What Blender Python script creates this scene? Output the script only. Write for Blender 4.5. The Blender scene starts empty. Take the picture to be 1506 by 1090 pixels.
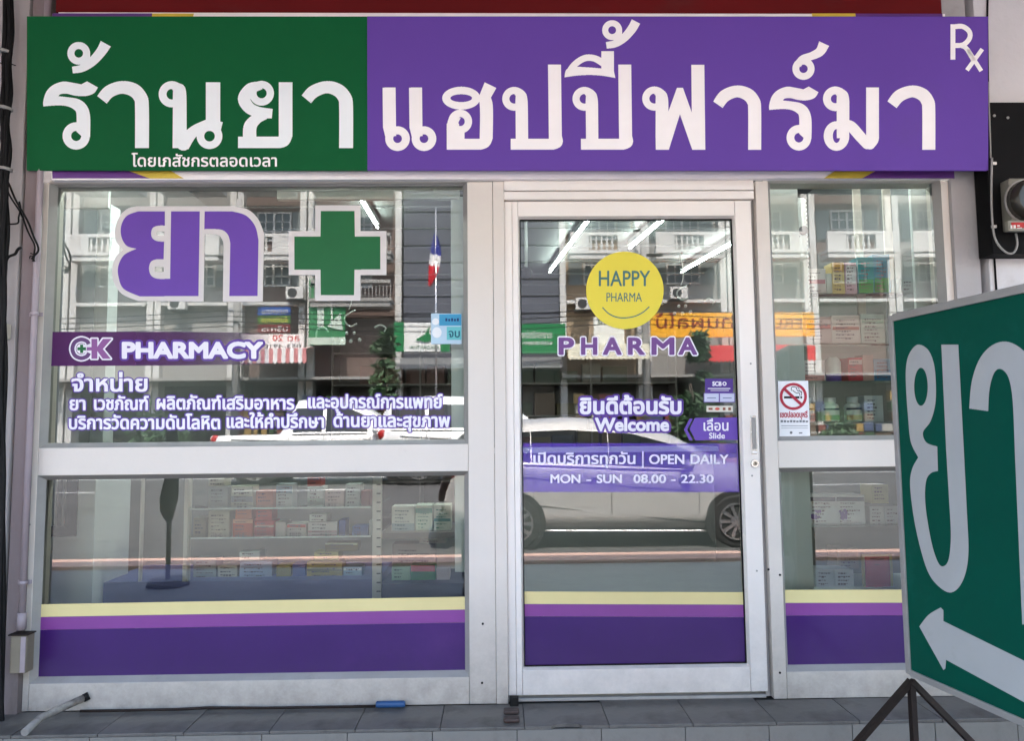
import bpy, math, random
from mathutils import Vector, geometry
random.seed(7)
PI = math.pi
SC = bpy.context.scene
COL = SC.collection

# ------------------------------------------------------------------ camera
F_PX, W_PX, H_PX = 1120.0, 1506.0, 1090.0
YAW, PITCH, ROLL = math.radians(1.182), math.radians(4.6635), math.radians(-0.5433)
CAM = Vector((0.0, -3.3, 1.30))
_F = Vector((math.sin(YAW)*math.cos(PITCH), math.cos(YAW)*math.cos(PITCH), math.sin(PITCH)))
_R0 = Vector((math.cos(YAW), -math.sin(YAW), 0)); _U0 = _R0.cross(_F)
_R = _R0*math.cos(ROLL) + _U0*math.sin(ROLL)
_U = -_R0*math.sin(ROLL) + _U0*math.cos(ROLL)
cd = bpy.data.cameras.new('camera'); cam = bpy.data.objects.new('camera', cd); COL.objects.link(cam)
cd.sensor_fit = 'HORIZONTAL'; cd.sensor_width = 36.0; cd.lens = 36.0*F_PX/W_PX
cd.clip_start = 0.02; cd.clip_end = 600
from mathutils import Matrix
M = Matrix((( _R.x, _U.x, -_F.x, CAM.x), (_R.y, _U.y, -_F.y, CAM.y), (_R.z, _U.z, -_F.z, CAM.z), (0, 0, 0, 1)))
cam.matrix_world = M
SC.camera = cam

# ------------------------------------------------------------------ world, sun, exposure
wd = bpy.data.worlds.new('World'); SC.world = wd; wd.use_nodes = True
nt = wd.node_tree; bg = nt.nodes['Background']
sky = nt.nodes.new('ShaderNodeTexSky'); sky.sky_type = 'NISHITA'; sky.sun_disc = False
SUN_EL = math.radians(58); sky.sun_elevation = SUN_EL; sky.sun_rotation = math.radians(8)
sky.air_density = 1.3; sky.dust_density = 2.5; sky.ozone_density = 1.0
nt.links.new(sky.outputs[0], bg.inputs[0]); bg.inputs[1].default_value = 0.15
sl = bpy.data.lights.new('sun', 'SUN'); sl.energy = 3.0; sl.angle = math.radians(0.5); sl.color = (1.0, .95, .87)
so = bpy.data.objects.new('sun', sl); COL.objects.link(so)
so.rotation_euler = (-(PI/2-SUN_EL), 0, math.radians(-8)); so.location = (0, 10, 30)
SC.view_settings.view_transform = 'Standard'; SC.view_settings.look = 'None'
SC.view_settings.gamma = 1.0; SC.view_settings.exposure = 3.48
SC.render.engine = 'CYCLES'
cy = SC.cycles
cy.use_denoising = True; cy.max_bounces = 9; cy.diffuse_bounces = 5; cy.glossy_bounces = 4
cy.transparent_max_bounces = 24; cy.transmission_bounces = 4; cy.caustics_reflective = False; cy.caustics_refractive = False
cy.sample_clamp_indirect = 6.0

# ------------------------------------------------------------------ pixel helpers (photo pixels -> points in the place)
def ray(px, py):
    return _F + _R*((px-W_PX/2)/F_PX) + _U*((H_PX/2-py)/F_PX)
def at(px, py, y=0.0):
    d = ray(px, py); return CAM + d*((y-CAM.y)/d.y)
def mir(px, py, Y):               # a thing seen mirrored in the glass, standing Y metres in front of the shop
    d = ray(px, py); p = CAM + d*((Y-CAM.y)/d.y); return Vector((p.x, -Y, p.z))
def onz(px, py, z):
    d = ray(px, py); return CAM + d*((z-CAM.z)/d.z)
def onplane(px, py, P0, N):
    d = ray(px, py); return CAM + d*((P0-CAM).dot(N)/d.dot(N))

# ------------------------------------------------------------------ materials
def srgb(r, g, b):
    f = lambda c: (c/255/12.92 if c/255 <= .04045 else ((c/255+.055)/1.055)**2.4)
    return (f(r), f(g), f(b))
def principled(name):
    m = bpy.data.materials.new(name); m.use_nodes = True
    return m, m.node_tree.nodes, m.node_tree.links, m.node_tree.nodes['Principled BSDF']
def mat(name, c, rough=.5, metal=0., var=.12, scale=6., bump=0., bscale=60., spec=.5, dirt=None, coat=0., stretch=None, dirtshade_low=None):
    m, n, l, b = principled(name)
    b.inputs['Roughness'].default_value = rough; b.inputs['Metallic'].default_value = metal
    b.inputs['Specular IOR Level'].default_value = spec; b.inputs['Coat Weight'].default_value = coat
    tc = n.new('ShaderNodeTexCoord'); mp = n.new('ShaderNodeMapping'); l.new(tc.outputs['Object'], mp.inputs[0])
    if stretch: mp.inputs['Scale'].default_value = stretch
    base = None
    if var > 0:
        no = n.new('ShaderNodeTexNoise'); no.inputs['Scale'].default_value = scale; no.inputs['Detail'].default_value = 8; no.inputs['Roughness'].default_value = .62
        l.new(mp.outputs[0], no.inputs['Vector'])
        r = n.new('ShaderNodeValToRGB'); r.color_ramp.elements[0].position = .3; r.color_ramp.elements[1].position = .7
        r.color_ramp.elements[0].color = (*[x*(1-var) for x in c], 1); r.color_ramp.elements[1].color = (*[min(1, x*(1+var*.7)) for x in c], 1)
        l.new(no.outputs['Fac'], r.inputs[0]); base = r.outputs[0]
        if dirt:
            n2 = n.new('ShaderNodeTexNoise'); n2.inputs['Scale'].default_value = dirt[1]; n2.inputs['Detail'].default_value = 10; n2.inputs['Roughness'].default_value = .7
            l.new(mp.outputs[0], n2.inputs['Vector'])
            r2 = n.new('ShaderNodeValToRGB'); r2.color_ramp.elements[0].position = dirt[2]; r2.color_ramp.elements[1].position = dirt[2]+.16
            r2.color_ramp.elements[0].color = (0, 0, 0, 1); r2.color_ramp.elements[1].color = (dirt[3],)*3+(1,)
            l.new(n2.outputs['Fac'], r2.inputs[0])
            mx = n.new('ShaderNodeMix'); mx.data_type = 'RGBA'; l.new(r2.outputs[0], mx.inputs[0]); l.new(base, mx.inputs[6]); mx.inputs[7].default_value = (*dirt[0], 1)
            base = mx.outputs[2]
        if dirtshade_low:      # splash dirt plus painted contact shade, darker towards the ground: (colour, z full, z none, strength)
            ge = n.new('ShaderNodeNewGeometry'); sx = n.new('ShaderNodeSeparateXYZ'); l.new(ge.outputs['Position'], sx.inputs[0])
            mr = n.new('ShaderNodeMapRange'); mr.inputs[1].default_value = dirtshade_low[1]; mr.inputs[2].default_value = dirtshade_low[2]; mr.inputs[3].default_value = dirtshade_low[3]; mr.inputs[4].default_value = 0
            l.new(sx.outputs[2], mr.inputs[0])
            mm = n.new('ShaderNodeMath'); mm.operation = 'MULTIPLY'; l.new(mr.outputs[0], mm.inputs[0])
            n3 = n.new('ShaderNodeTexNoise'); n3.inputs['Scale'].default_value = 13; n3.inputs['Detail'].default_value = 12; n3.inputs['Roughness'].default_value = .72
            l.new(mp.outputs[0], n3.inputs['Vector']); r3 = n.new('ShaderNodeMapRange'); r3.inputs[1].default_value = -.25; r3.inputs[2].default_value = .72
            l.new(n3.outputs['Fac'], r3.inputs[0]); l.new(r3.outputs[0], mm.inputs[1])
            mx = n.new('ShaderNodeMix'); mx.data_type = 'RGBA'; l.new(mm.outputs[0], mx.inputs[0]); l.new(base, mx.inputs[6]); mx.inputs[7].default_value = (*dirtshade_low[0], 1)
            base = mx.outputs[2]
        l.new(base, b.inputs['Base Color'])
        rr = n.new('ShaderNodeMapRange'); rr.inputs[3].default_value = max(.03, rough-.08); rr.inputs[4].default_value = min(1, rough+.12)
        l.new(no.outputs['Fac'], rr.inputs[0]); l.new(rr.outputs[0], b.inputs['Roughness'])
    else:
        b.inputs['Base Color'].default_value = (*c, 1)
    if bump > 0:
        n2 = n.new('ShaderNodeTexNoise'); n2.inputs['Scale'].default_value = bscale; n2.inputs['Detail'].default_value = 5
        l.new(mp.outputs[0], n2.inputs['Vector']); bp = n.new('ShaderNodeBump'); bp.inputs['Strength'].default_value = bump; bp.inputs['Distance'].default_value = .01
        l.new(n2.outputs['Fac'], bp.inputs['Height']); l.new(bp.outputs[0], b.inputs['Normal'])
    return m
def emis(name, c, s):
    m, n, l, b = principled(name)
    b.inputs['Base Color'].default_value = (*c, 1); b.inputs['Emission Color'].default_value = (*c, 1); b.inputs['Emission Strength'].default_value = s
    return m
def glassmat(name, tint=(.84, .90, .87), ior=1.93, wav=.0):
    m = bpy.data.materials.new(name); m.use_nodes = True; n = m.node_tree.nodes; l = m.node_tree.links
    n.remove(n['Principled BSDF']); out = n['Material Output']
    tr = n.new('ShaderNodeBsdfTransparent'); tr.inputs[0].default_value = (*tint, 1)
    gl = n.new('ShaderNodeBsdfGlossy'); gl.inputs['Roughness'].default_value = 0.0; gl.inputs[0].default_value = (1, 1, 1, 1)
    fr = n.new('ShaderNodeFresnel'); fr.inputs[0].default_value = ior
    mx = n.new('ShaderNodeMixShader'); l.new(fr.outputs[0], mx.inputs[0]); l.new(tr.outputs[0], mx.inputs[1]); l.new(gl.outputs[0], mx.inputs[2]); l.new(mx.outputs[0], out.inputs[0])
    if wav > 0:
        tc = n.new('ShaderNodeTexCoord'); no = n.new('ShaderNodeTexNoise'); no.inputs['Scale'].default_value = 1.1; no.inputs['Detail'].default_value = 1
        l.new(tc.outputs['Object'], no.inputs['Vector']); bp = n.new('ShaderNodeBump'); bp.inputs['Strength'].default_value = wav; bp.inputs['Distance'].default_value = .004
        l.new(no.outputs['Fac'], bp.inputs['Height']); l.new(bp.outputs[0], gl.inputs['Normal']); l.new(bp.outputs[0], fr.inputs['Normal'])
    return m
def clearmat(name, tint=(.95, .98, .96)):
    m = bpy.data.materials.new(name); m.use_nodes = True; n = m.node_tree.nodes; l = m.node_tree.links
    n.remove(n['Principled BSDF']); tr = n.new('ShaderNodeBsdfTransparent'); tr.inputs[0].default_value = (*tint, 1); l.new(tr.outputs[0], n['Material Output'].inputs[0]); return m
def filmmat(name, c, alpha, fade=None):
    """a printed film: alpha opaque; fade = (x0, x1) world x where the print runs out"""
    m, n, l, b = principled(name); b.inputs['Base Color'].default_value = (*c, 1); b.inputs['Roughness'].default_value = .45
    b.inputs['Specular IOR Level'].default_value = .2
    b.inputs['Alpha'].default_value = alpha
    if fade:
        ge = n.new('ShaderNodeNewGeometry'); sx = n.new('ShaderNodeSeparateXYZ'); l.new(ge.outputs['Position'], sx.inputs[0])
        mr = n.new('ShaderNodeMapRange'); mr.inputs[1].default_value = fade[0]; mr.inputs[2].default_value = fade[1]; mr.inputs[3].default_value = alpha; mr.inputs[4].default_value = fade[2]
        l.new(sx.outputs[0], mr.inputs[0]); l.new(mr.outputs[0], b.inputs['Alpha'])
    return m
_pm = {}
def paint(r, g, b, rough=.5, k=1.0):
    key = (r, g, b, rough)
    if key not in _pm:
        c = srgb(r, g, b); _pm[key] = mat('print_%d_%d_%d' % (r, g, b), tuple(x*.9 for x in c), rough, var=.05, scale=14, spec=.3)
    return _pm[key]

GRIME = (.10, .085, .07)
m_alu = mat('cream_aluminium', (.67, .605, .545), .38, var=.03, scale=2.2, dirt=((.36, .32, .27), 2.6, .66, .35), bump=.05, bscale=90, dirtshade_low=((.17, .155, .135), .16, .75, .85))
m_alu_w = mat('white_aluminium', (.82, .755, .70), .32, var=.03, scale=2.5, dirt=((.46, .41, .36), 3.2, .67, .35), bump=.04, bscale=90, dirtshade_low=((.27, .26, .25), .16, .8, .7))
m_alu_g = mat('dull_aluminium', (.36, .34, .32), .45, .3, var=.15, scale=5, dirt=((.10, .085, .07), 6, .6, .4))
m_alu_d = mat('grey_glazing_bead', (.30, .285, .27), .5, var=.15, scale=5, dirt=(GRIME, 6, .6, .5))
m_rubber = mat('black_rubber', (.006, .006, .006), .7, var=.2, spec=.2)
m_black = mat('black_paint', (.005, .0045, .005), .7, var=.4, scale=9, spec=.15)
m_cable = mat('black_cable', (.004, .0035, .004), .6, var=.4, scale=20, spec=.2)
m_wallL = mat('pinkish_white_paint', (.42, .375, .37), .75, dirtshade_low=((.10, .09, .085), .16, 1.3, .8), var=.12, scale=2.4, dirt=((.33, .27, .24), 3.1, .56, .55), bump=.25, bscale=38, stretch=(1, 1, .35))
m_wallD = mat('mauve_grey_paint', (.24, .185, .19), .7, dirtshade_low=((.07, .06, .055), .16, 1.2, .85), var=.16, scale=3, dirt=((.2, .14, .11), 5, .55, .6), bump=.2, bscale=40, stretch=(1, 1, .3))
m_pipe = mat('mauve_conduit', (.36, .30, .325), .5, dirtshade_low=((.12, .10, .10), .16, 1.1, .7), var=.08, scale=5, dirt=(GRIME, 7, .6, .4))
m_red = mat('dark_red_paint', (.125, .006, .007), .65, spec=.15, var=.16, scale=4, dirt=((.10, .02, .02), 5, .55, .5), stretch=(.4, 1, 1))
m_green = mat('sign_green', srgb(10, 88, 48), .55, var=.05, scale=1.5, spec=.12, dirt=((.03, .085, .05), 1.6, .6, .4))
m_purple = mat('sign_purple', srgb(101, 69, 158), .55, var=.05, scale=1.5, spec=.12, dirt=((.12, .07, .24), 1.6, .6, .4))
m_signwhite = mat('sign_letter_white', (.96, .90, .90), .45, var=.03, spec=.3)
m_vinyl_p = mat('vinyl_purple', (.050, .014, .120), .16, var=.12, scale=2.2, spec=.5, dirt=((.10, .03, .17), 2, .55, .35), dirtshade_low=((.05, .03, .08), .25, .5, .6))
m_vinyl_m = mat('vinyl_magenta', (.21, .055, .245), .2, var=.08, scale=2.2, spec=.5)
m_vinyl_y = mat('vinyl_cream', (.66, .56, .27), .4, var=.06, scale=3, spec=.35)
m_text = mat('vinyl_white', (.82, .78, .84), .5, var=.03, spec=.2)
m_halo = filmmat('vinyl_purple_halo', (.13, .06, .36), .8)
m_band = filmmat('purple_film', (.20, .085, .80), .22)
m_film = filmmat('purple_fading_film', (.085, .016, .105), .86, fade=(-1.62, -1.0, .06))
m_bigp = mat('vinyl_violet', (.135, .052, .37), .45, var=.1, scale=2.2, spec=.3)
m_bigg = mat('vinyl_green', (.003, .120, .034), .45, var=.12, scale=3, spec=.3)
m_bigw = mat('vinyl_offwhite', (.66, .62, .61), .5, var=.04, spec=.3)
m_yel = mat('sticker_yellow', (.74, .61, .06), .5, var=.03, spec=.3)
m_teal = mat('ink_teal', (.035, .13, .13), .5, var=0)
m_glass = glassmat('window_glass', wav=.05)
m_clear = clearmat('glass_edge')
m_shelfglass = glassmat('shelf_glass', (.88, .95, .92), 1.5)
m_floor = mat('grey_floor_tile', (.112, .104, .096), .42, var=.25, scale=5, dirt=((.045, .04, .035), 5.5, .48, .8), bump=.12, bscale=30)
m_nose = mat('pale_step_tile', (.17, .16, .145), .55, var=.15, scale=4, dirt=((.10, .09, .08), 4, .5, .7), bump=.1)
m_grout = mat('dark_grout', (.035, .033, .03), .9, var=.2)
m_steel = mat('rusty_brown_steel', (.014, .008, .006), .65, var=.4, scale=18, dirt=((.05, .02, .01), 22, .6, .5), bump=.2, spec=.25)
m_sideg = mat('faded_sign_green', (.000, .072, .046), .5, var=.1, scale=2.5, dirt=((.01, .12, .09), 3, .58, .4), spec=.1)
m_sidew = mat('sidesign_letter', (.43, .43, .425), .45, var=.06, scale=3, spec=.3, dirt=((.33, .31, .27), 5, .62, .5))
m_white = mat('white_laminate', (.74, .77, .76), .4, var=.04, scale=3)
m_ceil = mat('ceiling_board', (.12, .13, .125), .7, var=.06)
m_inwall = mat('interior_wall', (.17, .175, .175), .7, var=.06)
m_infloor = mat('interior_floor', (.34, .34, .33), .35, var=.15)
m_counter = mat('blue_counter_base', (.10, .10, .26), .5, var=.1)
m_asphalt = mat('asphalt', (.085, .083, .08), .85, var=.2, scale=1.2, bump=.3, bscale=25)
m_pave = mat('concrete_pavement', (.24, .235, .225), .8, var=.2, scale=1.5, dirt=((.06, .055, .05), .9, .5, .6), bump=.2, bscale=25)
m_kerb = mat('peach_kerb', (.60, .38, .30), .8, var=.12, scale=3)
m_line = mat('road_paint', (.7, .7, .68), .7, var=.15, scale=5)

# ------------------------------------------------------------------ object helpers
WPOS = {}
def put(o, wloc, parent=None):
    wloc = Vector(wloc); WPOS[o.name] = wloc
    if parent: o.parent = parent; o.location = wloc - WPOS[parent.name]
    else: o.location = wloc
def props(o, label=None, cat=None, group=None, kind=None):
    if label: o['label'] = label
    if cat: o['category'] = cat
    if group: o['group'] = group
    if kind: o['kind'] = kind
    return o
def thing(name, label, cat, loc, group=None):
    o = bpy.data.objects.new(name, None); o.empty_display_size = .1; COL.objects.link(o); put(o, loc); return props(o, label, cat, group)
class MB:
    def __init__(s): s.v = []; s.f = []; s.mi = []; s.cur = 0; s.sm = []; s.smooth = False
    def face(s, pts):
        i = len(s.v); s.v += [Vector(p) for p in pts]; s.f.append(tuple(range(i, i+len(pts)))); s.mi.append(s.cur); s.sm.append(s.smooth)
    def quadgrid(s, rows, closed=False):
        base = len(s.v); n = len(rows[0])
        for r in rows: s.v += [Vector(p) for p in r]
        for a in range(len(rows)-1):
            for b in range(n if closed else n-1):
                c = (b+1) % n
                s.f.append((base+a*n+b, base+a*n+c, base+(a+1)*n+c, base+(a+1)*n+b)); s.mi.append(s.cur); s.sm.append(s.smooth)
        return base
    def box(s, x0, x1, y0, y1, z0, z1):
        p = [(x0, y0, z0), (x1, y0, z0), (x1, y1, z0), (x0, y1, z0), (x0, y0, z1), (x1, y0, z1), (x1, y1, z1), (x0, y1, z1)]
        s.hexa(p)
    def hexa(s, p):
        i = len(s.v); s.v += [Vector(q) for q in p]
        for f in ((0, 3, 2, 1), (4, 5, 6, 7), (0, 1, 5, 4), (1, 2, 6, 5), (2, 3, 7, 6), (3, 0, 4, 7)):
            s.f.append(tuple(i+k for k in f)); s.mi.append(s.cur); s.sm.append(False)
    def prism(s, pts, off):
        """flat polygon pts (world), thickened by vector off; handles concave outlines"""
        off = Vector(off); pts = [Vector(p) for p in pts]; n = len(pts); i = len(s.v); s.v += pts + [p+off for p in pts]
        for t in geometry.tessellate_polygon([pts]):
            s.f.append(tuple(i+k for k in t)); s.mi.append(s.cur); s.sm.append(False)
            s.f.append(tuple(i+n+k for k in reversed(t))); s.mi.append(s.cur); s.sm.append(False)
        for k in range(n):
            s.f.append((i+k, i+(k+1) % n, i+n+(k+1) % n, i+n+k)); s.mi.append(s.cur); s.sm.append(False)
    def tube(s, pts, r, n=8, caps=True):
        pts = [Vector(p) for p in pts]; rows = []; prev = None
        rs = r if isinstance(r, (list, tuple)) else [r]*len(pts)
        for k, p in enumerate(pts):
            t = (pts[min(k+1, len(pts)-1)] - pts[max(k-1, 0)])
            t = t.normalized() if t.length > 1e-9 else Vector((0, 0, 1))
            if prev is None:
                a = t.cross(Vector((0, 0, 1)) if abs(t.z) < .9 else Vector((1, 0, 0))).normalized()
            else:
                a = (prev - t*prev.dot(t)); a = a.normalized() if a.length > 1e-6 else prev
            prev = a; b = t.cross(a)
            rows.append([p + a*math.cos(2*PI*j/n)*rs[k] + b*math.sin(2*PI*j/n)*rs[k] for j in range(n)])
        o = s.smooth; s.smooth = True; base = s.quadgrid(rows, True); s.smooth = o
        if caps:
            s.f.append(tuple(base+j for j in reversed(range(n)))); s.mi.append(s.cur); s.sm.append(False)
            q = base+(len(pts)-1)*n; s.f.append(tuple(q+j for j in range(n))); s.mi.append(s.cur); s.sm.append(False)
    def cyl(s, c, axis, r, h, n=20, r2=None):
        c = Vector(c); ax = Vector(axis).normalized(); s.tube([c, c+ax*h], [r, r if r2 is None else r2], n)
    def sphere(s, c, r, n=10, sc=(1, 1, 1)):
        c = Vector(c); o = s.smooth; s.smooth = True
        s.quadgrid([[c+Vector((math.sin(PI*a/n)*math.cos(2*PI*b/(2*n))*r*sc[0], math.sin(PI*a/n)*math.sin(2*PI*b/(2*n))*r*sc[1], math.cos(PI*a/n)*r*sc[2])) for b in range(2*n)] for a in range(n+1)], True)
        s.smooth = o
    def lathe(s, c, prof, n=16):
        c = Vector(c); o = s.smooth; s.smooth = True
        s.quadgrid([[c+Vector((r*math.cos(2*PI*b/n), r*math.sin(2*PI*b/n), z)) for b in range(n)] for r, z in prof], True); s.smooth = o
    def build(s, name, mats, parent=None, bevel=0., **kw):
        if not isinstance(mats, (list, tuple)): mats = [mats]
        me = bpy.data.meshes.new(name)
        xs = [p.x for p in s.v]; ys = [p.y for p in s.v]; zs = [p.z for p in s.v]
        org = Vector(((min(xs)+max(xs))/2, (min(ys)+max(ys))/2, min(zs)))
        me.from_pydata([p-org for p in s.v], [], s.f)
        for m in mats: me.materials.append(m)
        me.polygons.foreach_set('material_index', s.mi); me.polygons.foreach_set('use_smooth', s.sm); me.update()
        o = bpy.data.objects.new(name, me); COL.objects.link(o); put(o, org, parent); props(o, **kw)
        if bevel:
            b = o.modifiers.new('bevel', 'BEVEL'); b.width = bevel; b.segments = 2; b.limit_method = 'ANGLE'; b.angle_limit = .6
        return o
def cbox(name, x0, x1, y0, y1, z0, z1, m, parent=None, bevel=0., **kw):
    b = MB(); b.box(x0, x1, y0, y1, z0, z1); return b.build(name, m, parent, bevel, **kw)
def copy_at(o, off, parent=None):
    c = o.copy(); COL.objects.link(c); put(c, WPOS[o.name]+Vector(off), parent); return c
def copy_thing(o, off):
    r = copy_at(o, off)
    for ch in o.children:
        c = copy_at(ch, off, r)
        for g in ch.children: copy_at(g, off, c)
    return r

# ------------------------------------------------------------------ shapes drawn on flat things (print, vinyl, letters)
def smooth(pts, closed=True, k=5):
    n = len(pts); out = []
    rng = range(n) if closed else range(n-1)
    for i in rng:
        p0 = pts[(i-1) % n] if closed or i > 0 else pts[i]; p1 = pts[i]; p2 = pts[(i+1) % n]
        p3 = pts[(i+2) % n] if closed or i+2 < n else pts[min(i+1, n-1)]
        for j in range(k):
            t = j/k
            out.append(tuple(.5*((2*p1[c]) + (-p0[c]+p2[c])*t + (2*p0[c]-5*p1[c]+4*p2[c]-p3[c])*t*t + (-p0[c]+3*p1[c]-3*p2[c]+p3[c])*t**3) for c in (0, 1)))
    if not closed: out.append(tuple(pts[-1][:2]))
    return out
def area(p): return sum(p[i][0]*p[(i+1) % len(p)][1]-p[(i+1) % len(p)][0]*p[i][1] for i in range(len(p)))/2
def ccw(p, hole=False):
    a = area(p) > 0
    return list(p) if a != hole else list(reversed(p))
def stroke(pts, w, curve=True, cap=False):
    """pen stroke as a set of ccw polygons; w = width or a list of widths"""
    ws = w if isinstance(w, (list, tuple)) else [w]*len(pts)
    if curve and len(pts) > 2:
        P = smooth(pts, False, 6); Wd = []
        for i in range(len(pts)-1):
            for j in range(6): Wd.append(ws[i]+(ws[i+1]-ws[i])*j/6)
        Wd.append(ws[-1])
    else: P = pts; Wd = ws
    out = []; D_ = [0.]
    for i in range(len(P)-1): D_.append(D_[-1]+math.hypot(P[i+1][0]-P[i][0], P[i+1][1]-P[i][1]))
    for i in range(len(P)-1):
        (x0, y0), (x1, y1) = P[i][:2], P[i+1][:2]; d = math.hypot(x1-x0, y1-y0)
        if d < 1e-6: continue
        nx, ny = -(y1-y0)/d, (x1-x0)/d; a, b = Wd[i]/2, Wd[i+1]/2
        out.append(ccw([(x0+nx*a, y0+ny*a), (x0-nx*a, y0-ny*a), (x1-nx*b, y1-ny*b), (x1+nx*b, y1+ny*b)]))
        if 0 < i:
            r = Wd[i]/2 if cap else min(Wd[i]/2, D_[i], D_[-1]-D_[i]); out.append(ccw([(x0+r*math.cos(t*PI/7), y0+r*math.sin(t*PI/7)) for t in range(14)]))
    return out
def ell(cx, cy_, rx, ry=None, hole=False, n=36):
    ry = rx if ry is None else ry
    return ccw([(cx+rx*math.cos(2*PI*t/n), cy_+ry*math.sin(2*PI*t/n)) for t in range(n)], hole)
def ring(cx, cy_, ro, ri, ryo=None, ryi=None):
    """annulus as quads so that it unions with strokes"""
    ryo = ro if ryo is None else ryo; ryi = ri if ryi is None else ryi; out = []; n = 36
    for t in range(n):
        a, b = 2*PI*t/n, 2*PI*(t+1)/n
        out.append(ccw([(cx+ro*math.cos(a), cy_+ryo*math.sin(a)), (cx+ro*math.cos(b), cy_+ryo*math.sin(b)), (cx+ri*math.cos(b), cy_+ryi*math.sin(b)), (cx+ri*math.cos(a), cy_+ryi*math.sin(a))]))
    return out
def rect(x0, y0, x1, y1): return ccw([(x0, y0), (x1, y0), (x1, y1), (x0, y1)])
def spans_of(polys, step, dil=0.):
    """scanline fill, non-zero winding, optional round dilation -> list of (y0, y1, [(x0,x1)...])"""
    ys = [p[1] for q in polys for p in q]; lo, hi = min(ys)-dil, max(ys)+dil
    n = max(2, int(math.ceil((hi-lo)/step))); h = (hi-lo)/n
    rows = [[] for _ in range(n)]
    for q in polys:
        for i in range(len(q)):
            (x0, y0), (x1, y1) = q[i][:2], q[(i+1) % len(q)][:2]
            if y0 == y1: continue
            d = 1 if y1 > y0 else -1
            if y0 > y1: x0, y0, x1, y1 = x1, y1, x0, y0
            a = max(0, int(math.ceil((y0-lo)/h-.5))); b = min(n-1, int(math.ceil((y1-lo)/h-.5))-1)
            for r in range(a, b+1):
                y = lo+(r+.5)*h; rows[r].append((x0+(x1-x0)*(y-y0)/(y1-y0), d))
    sp = []
    for r in rows:
        r.sort(); w = 0; out = []; st = None
        for x, d in r:
            if w == 0: st = x
            w += d
            if w == 0 and x > st: out.append((st, x))
        sp.append(out)
    if dil > 0:
        k = int(dil/h); new = []
        for i in range(n):
            acc = []
            for j in range(max(0, i-k), min(n, i+k+1)):
                e = math.sqrt(max(0, dil*dil-((i-j)*h)**2)); acc += [(a-e, b+e) for a, b in sp[j]]
            new.append(acc)
        sp = new
    res = []
    for i, r in enumerate(sp):
        r.sort(); m = []
        for a, b in r:
            if m and a <= m[-1][1]+1e-9: m[-1][1] = max(m[-1][1], b)
            else: m.append([a, b])
        res.append((lo+i*h, lo+(i+1)*h, m))
    return res
def paintshape(mb, polys, fmap, step=.45, dil=0.):
    """rows of the same span merge into one strip; fmap(px, py) -> world point"""
    open_ = []
    def flush(s): x0, x1, y0, y1 = s; mb.face([fmap(x0, y1), fmap(x1, y1), fmap(x1, y0), fmap(x0, y0)])
    for y0, y1, sp in spans_of(polys, step, dil):
        nxt = []
        for a, b in sp:
            hit = next((s for s in open_ if abs(s[0]-a) < .02 and abs(s[1]-b) < .02), None)
            if hit: open_.remove(hit); hit[3] = y1; nxt.append(hit)
            else: nxt.append([a, b, y0, y1])
        for s in open_: flush(s)
        open_ = nxt
    for s in open_: flush(s)
def plane_y(y): return lambda px, py: at(px, py, y)
def shape(name, polys, fmap, m, parent=None, step=.45, dil=0., **kw):
    mb = MB(); paintshape(mb, polys, fmap, step, dil); return mb.build(name, m, parent, **kw)
_tc = {}
def glyphs(s):
    """outline polygons of a line of text in em units (y up)"""
    if s in _tc: return _tc[s]
    c = bpy.data.curves.new('t', 'FONT'); c.body = s; c.size = 1; c.fill_mode = 'NONE'; c.resolution_u = 4
    o = bpy.data.objects.new('t', c); COL.objects.link(o); dg = bpy.context.evaluated_depsgraph_get(); me = bpy.data.meshes.new_from_object(o.evaluated_get(dg))
    nxt = {}
    par = {}
    for e in me.edges:
        a, b = e.vertices; par.setdefault(a, []).append(b); par.setdefault(b, []).append(a)
    seen = set(); out = []
    for v in range(len(me.vertices)):
        if v in seen or v not in par: continue
        loop = [v]; seen.add(v)
        cur = v+1 if v+1 in par[v] else par[v][0]
        while cur not in seen:
            seen.add(cur); loop.append(cur); nx = [q for q in par[cur] if q not in seen]
            if not nx: break
            cur = nx[0]
        out.append([(me.vertices[i].co.x, me.vertices[i].co.y) for i in loop])
    bpy.data.objects.remove(o); bpy.data.curves.remove(c); bpy.data.meshes.remove(me)
    _tc[s] = out; return out
def bbox(polys):
    xs = [p[0] for q in polys for p in q]; ys = [p[1] for q in polys for p in q]; return min(xs), min(ys), max(xs), max(ys)
def textpolys(s, x0, x1, base, h, thai=True, flip=False):
    """text filling x0..x1 (photo px), letters h px high over the baseline"""
    ref = bbox(glyphs('บ' if thai else 'H')); g = glyphs(s); b = bbox(g)
    ky = h/(ref[3]-0); kx = (x1-x0)/(b[2]-b[0])
    f = (lambda x: x1-(x-b[0])*kx) if flip else (lambda x: x0+(x-b[0])*kx)
    return [[(f(x), base-y*ky) for x, y in q] for q in g]
def text(name, s, x0, x1, base, h, fmap, m, parent, thai=True, dil=.0, step=.4, halo=None, halofmap=None, hm=None, flip=False, **kw):
    P = textpolys(s, x0, x1, base, h, thai, flip)
    if halo: shape(name+'_halo', P, halofmap, hm or m_halo, parent, max(step, .5), halo)
    return shape(name, P, fmap, m, parent, step, dil, **kw)

# ================================================================== THE SETTING
FZ = .165                      # shop floor level
GZ = -.16                      # street level
XL, XR = -2.32, 2.75
def struct(name, x0, x1, y0, y1, z0, z1, m, **kw): return cbox(name, x0, x1, y0, y1, z0, z1, m, kind='structure', **kw)
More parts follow.
